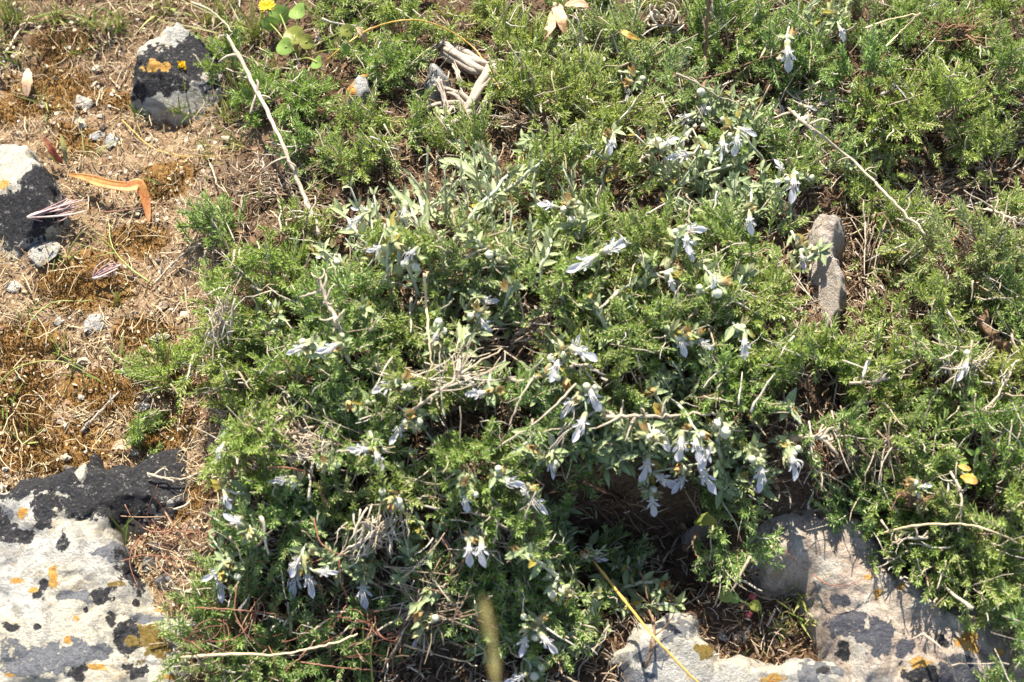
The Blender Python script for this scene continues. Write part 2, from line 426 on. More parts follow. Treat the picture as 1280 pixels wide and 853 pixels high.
def make_ground():
    X, Y = axis(-.62, .62, .0032, 25), axis(-.50, .62, .0032, 25)
    x, y = np.meshgrid(X, Y); x = x.ravel(); y = y.ravel()
    near = 1 - sstep(.62, .9, np.maximum(np.abs(x), np.abs(y)))
    z = G(x, y) + near * (.010 * (fbm(x * 70, y * 70, o=4, s=31) - .5) + .004 * (fbm(x * 200, y * 200, o=2, s=37) - .5))
    nx, ny = len(X), len(Y)
    i = np.arange(ny - 1)[:, None] * nx + np.arange(nx - 1)[None]
    Q = np.stack([i, i + 1, i + nx + 1, i + nx], -1).reshape(-1, 4)
    u, v = to_px(np.stack([x, y, 0 * x], -1))
    u, v = to_px(np.stack([x, y, 0 * x], -1)); hum_shade = np.where(near > 0, np.maximum(.75 * (1 - sstep(30, 115, v + 70 * (vnoise(u / 40, v / 40, None, 16) - .5))), sstep(240, 360, u + 90 * (vnoise(u / 50, v / 50, None, 6) - .5))), 0) * near + (1 - near) * .3  # humus soil under shrubs, plus painted shade for the hole and far edge
    mb = MB(); mb.add(np.stack([x, y, z], -1), None, Q, hum_shade, np.where(near > 0, moss_mask(u, v), 0))
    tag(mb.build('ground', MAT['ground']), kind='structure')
make_ground()

# ------------------------------------------------------------------ rocks
def poly_dist(px, py, poly):
    """signed distance to a polygon, positive inside"""
    n = len(poly); d = np.full(px.shape, 1e9); ins = np.zeros(px.shape, bool)
    for i in range(n):
        (ax, ay), (bx, by) = poly[i], poly[(i + 1) % n]
        ex, ey = bx - ax, by - ay
        t = np.clip(((px - ax) * ex + (py - ay) * ey) / (ex * ex + ey * ey), 0, 1)
        d = np.minimum(d, np.hypot(px - ax - t * ex, py - ay - t * ey))
        c = ((ay > py) != (by > py)) & (px < (bx - ax) * (py - ay) / (by - ay + 1e-12) + ax)
        ins ^= c
    return np.where(ins, d, -d)

def blob_mask(u, v, blobs):
    """ragged patches: the outline of every blob is torn by two scales of noise"""
    w1 = fbm(u / 16, v / 16, o=4, s=401) - .5; w2 = fbm(u / 16, v / 16, o=4, s=409) - .5
    r = np.zeros_like(u)
    for (x, y, a, b) in blobs:
        m = min(a, b); k = min(2.1 * m, 34)
        r = np.maximum(r, 1.05 - np.sqrt(((u + w1 * k - x) / a) ** 2 + ((v + w2 * k - y) / b) ** 2) * .72)
    return np.clip(r, 0, 1)

def rock(outline, h, mat, label, edge=.03, base=None, slope=(0, 0), rough=.012, step=.0016, seed=0, cuts=7, name='boulder', cat='boulder', blk=(), org=(), gry=(), mos=()):
    cx = sum(p[0] for p in outline) / len(outline); cy = sum(p[1] for p in outline) / len(outline)
    g = at(cx, cy, 0); b = Gs(g[0], g[1]) if base is None else base
    zt = b + h * .75
    poly = [tuple(at(x, y, zt)[:2]) for x, y in outline]
    xs, ys = [p[0] for p in poly], [p[1] for p in poly]
    X = np.arange(min(xs) - .02, max(xs) + .02, step); Y = np.arange(min(ys) - .02, max(ys) + .02, step)
    x, y = np.meshgrid(X, Y)
    mx, my = sum(xs) / len(xs), sum(ys) / len(ys)
    def height(x, y):
        wob = .020 * (fbm(x * 45 + seed, y * 45, o=5, s=seed) - .5)
        d = poly_dist(x, y, poly) + wob
        prof = np.clip(d / edge, 0, 1); prof = (1 - (1 - prof) ** 1.7) ** (.75)
        ter = fbm(x * 14, y * 14, o=5, s=seed + 3) - .5
        rid = np.abs(fbm(x * 26, y * 26, o=4, s=seed + 8) - .5)
        fine = fbm(x * 90, y * 90, o=4, s=seed + 11) - .5; ter = ter + .8 * (np.abs(fbm(x * 18 + 7, y * 18, o=3, s=seed + 21) - .5) * 2 - .25)
        z = b + h * prof + (rough * 1.6 * ter + slope[0] * (x - mx) + slope[1] * (y - my) - rough * 1.1 * np.clip(.09 - rid, 0, 1) / .09 * .5 + rough * .45 * fine) * prof
        ex, ey = max(xs) - min(xs), max(ys) - min(ys); rr = np.random.default_rng(seed)
        for k in range(cuts):
            an = rr.uniform(0, 6.28); sl = rr.uniform(.25, 1.3)
            q = ((x - mx) / ex * math.cos(an) + (y - my) / ey * math.sin(an)) * 2
            z = np.minimum(z, b + h * (rr.uniform(.9, 1.25) - sl * np.maximum(0, q - rr.uniform(-.25, .45)) * .8) + .0016 * fine + .002 * ter)
        return np.where(d > 0, z, b + d * 3.0), d
    z, d = height(x, y)
    ny, nx = x.shape
    keep = d > -.018
    i = np.arange(ny - 1)[:, None] * nx + np.arange(nx - 1)[None]
    k = keep[:-1, :-1] & keep[1:, :-1] & keep[:-1, 1:] & keep[1:, 1:]
    Q = np.stack([i, i + 1, i + nx + 1, i + nx], -1)[k]
    used = np.unique(Q); remap = np.zeros(nx * ny, np.int64); remap[used] = np.arange(len(used))
    V = np.stack([x.ravel(), y.ravel(), z.ravel()], -1)[used]
    mb = MB(); mb.add(V, None, remap[Q])
    loc = np.array([mx, my, b])
    o = mb.build(name, MAT[mat], None, True, loc)
    u, v = to_px(V)
    for nm, bl in (('blk', blk), ('org', org), ('gry', gry), ('mos', mos)):
        a_ = o.data.attributes.new(nm, 'FLOAT', 'POINT'); a_.data.foreach_set('value', blob_mask(u, v, bl).astype(np.float32))
    tag(o, label, cat)
    bx = (min(xs) - .02, max(xs) + .02, min(ys) - .02, max(ys) + .02)
    k = (_gx > bx[0]) & (_gx < bx[1]) & (_gy > bx[2]) & (_gy < bx[3])
    zz, dd = height(_gx[k], _gy[k]); zz = np.where(dd > 0, zz, -9)
    HS[k] = np.maximum(HS[k], zz); HC[k] = np.maximum(HC[k], zz)
    return o

rock([(-60, 612), (0, 604), (40, 584), (100, 572), (114, 556), (130, 572), (165, 570), (225, 548), (275, 556), (290, 590), (268, 632), (215, 640), (165, 648), (150, 668), (158, 690), (180, 712), (195, 745), (236, 768), (232, 800), (224, 880), (-60, 880)],
     .034, 'rock_white', 'large white limestone boulder crusted with black and orange lichen, below the bare soil', .022, slope=(.05, .05), seed=3, rough=.0065, cuts=3,
     blk=[(120, 590, 80, 28), (210, 592, 85, 44), (40, 604, 52, 18), (150, 625, 64, 30), (95, 632, 30, 16), (240, 580, 45, 30), (60, 640, 16, 20), (0, 655, 16, 26), (170, 710, 24, 28), (128, 745, 17, 9), (140, 772, 11, 13), (157, 795, 20, 19), (30, 668, 18, 12), (98, 838, 14, 10), (168, 836, 16, 10), (55, 730, 6, 9), (48, 745, 8, 6), (10, 783, 12, 6), (45, 783, 6, 5), (75, 680, 9, 10), (108, 762, 4, 4), (172, 752, 6, 6), (215, 760, 10, 9)],
     org=[(68, 722, 7, 13), (22, 724, 9, 5), (42, 738, 8, 4), (203, 758, 11, 9), (85, 800, 4, 5), (122, 835, 14, 4), (212, 848, 12, 5), (12, 845, 7, 4), (28, 640, 9, 7), (95, 772, 4, 4)],
     gry=[(45, 825, 60, 24), (150, 690, 34, 10), (95, 745, 26, 12), (180, 775, 22, 9), (0, 645, 22, 18), (110, 815, 40, 16), (60, 600, 60, 15)], mos=[(187, 806, 24, 21), (145, 732, 12, 6)])
rock([(-50, 165), (0, 160), (42, 168), (50, 190), (62, 215), (78, 255), (70, 275), (40, 285), (10, 305), (-50, 305)],
     .045, 'rock_white', 'cream topped rock with black lichen on its front, beside the orange leaf', .016, seed=21,
     blk=[(30, 265, 55, 34), (52, 228, 26, 30), (15, 285, 40, 28)], org=[(5, 230, 6, 6)])
rock([(158, 108), (160, 78), (172, 54), (196, 34), (226, 26), (246, 40), (268, 54), (286, 74), (282, 112), (245, 124), (205, 122), (178, 118)],
     .040, 'rock_white', 'white and black rock with one orange and one yellow lichen spot', .014, seed=35, rough=.012, slope=(0, .25),
     blk=[(210, 86, 52, 32), (252, 72, 44, 26), (178, 100, 22, 24), (272, 88, 16, 28), (205, 110, 14, 10), (232, 112, 8, 7)], org=[(193, 84, 12, 9), (206, 86, 9, 7)], gry=[(250, 106, 9, 7)])
rock([(423, 118), (428, 100), (450, 82), (464, 78), (478, 95), (480, 125), (455, 138), (430, 132)],
     .042, 'rock_grey', 'small ochre and grey rock shaded under low thyme tufts', .018, seed=41, blk=[(472, 105, 14, 22)], org=[(436, 112, 12, 12), (455, 92, 8, 6), (422, 128, 8, 8)], name='stone', cat='stone')
rock([(524, 130), (524, 95), (540, 62), (560, 58), (568, 80), (562, 110), (548, 140)], .052, 'rock_grey', 'smooth bluish grey stone beside the gnarled weathered wood', .02, seed=44, name='stone', cat='stone', rough=.006)
rock([(1000, 330), (1004, 285), (1014, 258), (1064, 258), (1064, 290), (1052, 318), (1064, 362), (1066, 392), (1030, 404), (1006, 384)],
     .052, 'rock_buff', 'narrow brownish grey rock showing between the shrubs above a dark gully', .014, seed=52, cuts=1, rough=.009)
rock([(880, 640), (900, 600), (960, 590), (1040, 610), (1110, 640), (1135, 690), (1200, 730), (1270, 750), (1300, 790), (1300, 880), (1050, 880), (1046, 815), (1030, 770), (1005, 722), (960, 715), (930, 690)],
     .040, 'rock_pink', 'broad pinkish brown rock slab with dark grey lichen patches under overhanging thyme', .03, seed=61, base=.010, slope=(-.05, .10), rough=.007, cuts=2,
     blk=[(1055, 815, 10, 14), (1165, 725, 12, 14), (1195, 745, 10, 8), (1150, 845, 22, 16), (1180, 800, 8, 10)],
     org=[(1125, 732, 5, 6), (1210, 800, 14, 14), (1175, 725, 6, 6), (1150, 830, 16, 8), (1215, 745, 18, 8), (1250, 815, 8, 5), (1098, 742, 5, 4), (1085, 722, 6, 3)],
     gry=[(1050, 752, 16, 9), (1060, 780, 26, 18), (1100, 795, 30, 22), (1200, 840, 28, 24), (1130, 810, 12, 16)])
rock([(762, 812), (785, 778), (835, 752), (872, 752), (890, 782), (908, 804), (960, 818), (1030, 816), (1085, 806), (1130, 815), (1150, 890), (800, 890)],
     .036, 'rock_white', 'white rough limestone block with yellowish lichen at the end of golden stalk', .025, seed=72, base=-.002, slope=(0, -.06), rough=.013,
     blk=[(808, 830, 5, 4), (900, 800, 8, 8), (1030, 838, 10, 4)], gry=[(790, 845, 26, 14), (815, 818, 26, 12), (845, 785, 16, 18), (1015, 845, 14, 20), (1045, 838, 28, 6)], org=[(965, 848, 20, 5)], mos=[(880, 812, 14, 9)])

def pebble(px, py, rx, ry, mat, label, hh=.6, seed=0, off=0.0):
    P = hit(px, py, off, False)
    import bmesh
    bm = bmesh.new(); bmesh.ops.create_icosphere(bm, subdivisions=4, radius=1)
    V = np.array([v.co for v in bm.verts]); F = [[v.index for v in f.verts] for f in bm.faces]; bm.free()
    n = fbm(V[:, 0] * 1.3 + seed, V[:, 1] * 1.3, V[:, 2] * 1.3 + 5, 3, seed) - .5
    n2 = fbm(V[:, 0] * 4 + seed, V[:, 1] * 4, V[:, 2] * 4 + 5, 4, seed + 5) - .5
    V = V * (1 + .7 * n + .25 * n2)[:, None]
    rr = np.random.default_rng(seed + 50)
    for k in range(9):
        c = norm(rr.normal(0, 1, 3)); q = V @ c; V = V - np.maximum(0, q - rr.uniform(.5, .8))[:, None] * c * .9
    V = V * (1 + .10 * (fbm(V[:, 0] * 9, V[:, 1] * 9, V[:, 2] * 9, 3, seed) - .5))[:, None]
    V = V * np.array([rx, ry * 1.1, min(rx, ry) * hh]) * PX + P + np.array([0, 0, min(rx, ry) * hh * PX * .2])
    mb = MB(); mb.add(V, F)
    o = mb.build('pebble', MAT[mat], None, True, P)
    return tag(o, label, 'pebble')
pebble(102, 593, 10, 14, 'rock_white', 'small smooth white pebble lying on the black lichen of the big boulder', seed=1)
pebble(104, 130, 19, 15, 'rock_white', 'pale buff pebble, largest of the pebbles below the orange spotted rock', seed=2)
pebble(101, 156, 12, 10, 'rock_white', 'white round pebble just below the pale buff pebble', seed=3)
pebble(122, 172, 11, 8, 'rock_grey', 'flat grey pebble near the top of the orange leaf', seed=4)
pebble(140, 178, 9, 14, 'rock_grey', 'upright bluish grey pebble among straw', seed=5)
pebble(58, 318, 20, 19, 'rock_white', 'white stone with yellowish lichen below the black fronted rock', seed=26, hh=.5)
pebble(75, 518, 6, 6, 'rock_white', 'tiny white pebble alone on the orange brown moss', seed=7)
pebble(185, 708, 11, 11, 'rock_dark', 'glossy dark grey pebble nearest to the white boulder', seed=8, hh=.8)
pebble(209, 728, 14, 12, 'rock_dark', 'dark grey pebble, biggest in the litter beside the boulder', seed=9, hh=.8)
pebble(197, 682, 11, 9, 'rock_dark', 'brownish dark pebble half buried in straw above the glossy one', seed=10, hh=.8)
pebble(925, 800, 9, 10, 'rock_white', 'white chip with a black dot in the hollow of the right rock', seed=12)
pebble(905, 795, 8, 9, 'rock_grey', 'brownish pebble beside the white chip in the rock hollow', seed=13)
pebble(535, 78, 8, 9, 'rock_grey', 'little grey pebble leaning on the smooth bluish stone', seed=14)
pebble(120, 88, 9, 7, 'rock_white', 'little whitish pebble left of the orange spotted rock', seed=15)
pebble(18, 360, 14, 8, 'rock_white', 'pale chip of stone on straw below the lichened white stone', seed=16)
pebble(120, 405, 22, 14, 'rock_grey', 'greyish crumbly stone at the middle of the bare soil', seed=17, hh=.35)
# yellow lichen dot, a raised rosette on the top rock
def rosette():
    P = hit(228, 82, .001, False); mb = MB()
    n = 26; B = P + rng.normal(0, .0016, (n, 3)) * [1, 1, .2]; D = rng.normal(0, 1, (n, 3)) + [0, 0, .5]
    mb.broad(B, D, np.tile(TOCAM, (n, 1)) + rng.normal(0, .3, (n, 3)), np.full(n, .0035), np.full(n, .003), 0)
    o = mb.build('lichen_rosette', MAT['yellow_petal'], None, True, P)
    tag(o, 'round bright yellow lichen rosette on the black face of the rock', 'lichen')
rosette()

# ------------------------------------------------------------------ thyme cushions
def shrub_center(cx, cy, h):
    g = at(cx, cy, .03)
    for k in range(6): g = at(cx, cy, surf(g[0], g[1]) + h * .55)
    return g[0], g[1], surf(g[0], g[1])

def shoots_leaves(mb, B, Dv, L, r, b=None, *, node=.0022, per=5, leafL=.0052, leafW=.0016, tipf=.3, start=.25, drop=.0):
    """vectorised: n shoots with whorls of needles along them"""
    n = len(B); bend = r.normal(0, .22, (n, 3)) + [0, 0, .22]
    def pos(t): return B[:, None] + (Dv[:, None] * t[..., None] + bend[:, None] * (t ** 2)[..., None] * .5) * L[:, None, None]
    K = int(max(L) * (1 - start) / node) + 1
    cnt = np.maximum(4, (L * (1 - start) / node).astype(int))
    k = np.arange(K)[None] + 0 * cnt[:, None]
    ok = k < cnt[:, None]
    t = start + (1 - start) * k / cnt[:, None]
    Pn = pos(t); Tn = norm(Dv[:, None] + bend[:, None] * t[..., None])
    ref = norm(np.cross(Tn, np.array([.3, .2, 1.]) + 0 * Tn)); ref2 = np.cross(Tn, ref)
    PB, PD, PL, PW, PA = [], [], [], [], []
    for j in range(per):
        ph = j * 2 * math.pi / per + (k % 2) * math.pi / per + r.normal(0, .35, t.shape)
        out = ref * np.cos(ph)[..., None] + ref2 * np.sin(ph)[..., None]
        el = .78 - .48 * t + r.normal(0, .2, t.shape)
        d = out * np.sin(el + .25)[..., None] + Tn * np.cos(el + .25)[..., None] + r.normal(0, .15, out.shape)
        sel = ok & (r.random(t.shape) > drop)
        PB.append(Pn[sel]); PD.append(d[sel]); s = sel.sum()
        tt = t[sel]
        PL.append(leafL * (1.1 - .5 * np.clip((tt - .7) / .3, 0, 1)) * r.uniform(.65, 1.25, s)); PW.append(leafW * r.uniform(.7, 1.3, s))
        PA.append(np.clip((tt - (1 - tipf)) / tipf, 0, 1))
    B_, D_, L_, W_, A_ = map(np.concatenate, (PB, PD, PL, PW, PA))
    U = norm(r.normal(0, .5, B_.shape) + [0, 0, 1.])
    mb.needles(B_, D_, U, L_, W_, A_, b)
    tt = np.array([0, .35, .7, 1.])[None] + np.zeros((n, 1))
    return pos(tt)

def thyme(cx, cy, rx, ry, h, mat, label, dens=1.0, leaf=1.0, gap=.36, seed=0, twig=1.0, flop=(0, 0), group='low thyme cushions'):
    r = np.random.default_rng(1000 + seed)
    x0, y0, g0 = shrub_center(cx, cy, h)
    rx *= 1.07; ry *= 1.09; h *= 1.45; gap = gap - .035; leaf *= 1.12
    Rx = rx * PX; Ry = ry * PX / math.sin(PHI) * 1.05
    root = empty('thyme_cushion', (x0, y0, g0))
    tag(root, label, 'shrub', group)
    n0 = int(dens * math.pi * Rx * Ry / (.0078 ** 2))
    a = r.uniform(0, 2 * math.pi, n0); q = np.sqrt(r.uniform(0, 1, n0))
    wob = 1 + .30 * (vnoise(np.cos(a) * 1.7 + seed, np.sin(a) * 1.7, None, seed) - .5) * 2
    ux, uy = q * np.cos(a) * wob, q * np.sin(a) * wob
    qq = np.clip(q, 0, .98)
    x, y = x0 + ux * Rx, y0 + uy * Ry
    lump = fbm(x * 55, y * 55, o=2, s=70 + seed) - .5
    g = look(HS, x, y)
    z = np.maximum(g + .003, (g0 * .5 + g * .5) + h * np.sqrt(1 - qq ** 2) * (1 + .9 * lump))
    keep = (fbm(x * 42, y * 42, z * 42, 2, s=90 + seed) > gap) & (fbm(x * 17, y * 17, None, 2, s=777) > .275)
    x, y, z, ux, uy, q = (v[keep] for v in (x, y, z, ux, uy, q))
    n = len(x)
    nrm = norm(np.stack([ux / Rx * h, uy / Ry * h, np.sqrt(np.maximum(.04, 1 - q ** 2))], -1) * [1.3, 1.3, 1])
    sw = np.stack([fbm(x * 30, y * 30, None, 2, s=300 + seed), fbm(x * 30, y * 30, None, 2, s=320 + seed), np.full(n, .5)], -1) - .5
    D = norm(nrm * .8 + np.array([flop[0], flop[1], .25]) + sw * 2.2 + r.normal(0, .25, (n, 3)))
    L = r.uniform(.015, .044, n) * (.85 + .3 * leaf)
    B = np.stack([x, y, z], -1) - D * L[:, None] * .7
    fol = MB(); tw = MB()
    isdead = r.random(n) < r.uniform(.03, .20)
    if isdead.sum() < 8: isdead[:] = False
    li = ~isdead
    P = shoots_leaves(fol, B[li], D[li], L[li], r, leafL=.0058 * leaf, leafW=.00115 * leaf, per=4, node=.0023)
    tw.tubes(P, np.full((len(P), 4), .0005), 3, .45, cap=False)
    if isdead.any():
        P = shoots_leaves(fol, B[isdead], D[isdead], L[isdead] * .8, r, 1.0, per=3, leafL=.0042, leafW=.0009, drop=.35)
        tw.tubes(P, np.full((len(P), 4), .0006), 3, cap=False)
    # woody stems inside, from the foot to the shoots
    m = int(n * .45 * twig)
    if m:
        s = r.choice(n, m, replace=m > n); E = B[s]
        F = np.stack([x0 + (E[:, 0] - x0) * r.uniform(.05, .7, m), y0 + (E[:, 1] - y0) * r.uniform(.05, .7, m)], -1)
        Z = G(F[:, 0], F[:, 1]) - .004
        F = np.concatenate([F, Z[:, None]], 1)
        t = np.linspace(0, 1, 5)[None, :, None]
        Pm = F[:, None] * (1 - t) + E[:, None] * t + np.sin(t * math.pi) * r.normal(0, .006, (m, 1, 3)) + r.normal(0, .0012, (m, 5, 3))
        rad = r.uniform(.0005, .0013, m)[:, None] * np.linspace(1.25, .5, 5)[None]
        tw.tubes(Pm, rad, 4)
    # a few bleached dead twigs poke out
    m = max(4, int(n * .34 * twig)); s = r.choice(n, m); E = B[s] + D[s] * L[s][:, None]
    Dd = norm(D[s] + r.normal(0, .6, (m, 3))); ll = r.uniform(.010, .034, m)[:, None, None]
    t = np.linspace(-.6, .5, 5)[None, :, None]
    tw.tubes(E[:, None] + Dd[:, None] * t * ll + r.normal(0, .0006, (m, 5, 3)) + np.sin(t * 3) * r.normal(0, .002, (m, 1, 3)), np.linspace(.00075, .0003, 5)[None] * np.exp(r.normal(0, .35, (m, 1))), 4, 1.0)
    loc = np.array([x0, y0, g0])
    for b_, nm, mt in ((fol, 'foliage', MAT[mat]), (tw, 'twigs', MAT['twig'])):
        if b_.n:
            o = b_.build(nm, mt, root, nm != 'foliage', loc)
    add_dome(x0, y0, Rx, Ry, h, g0)
    return root

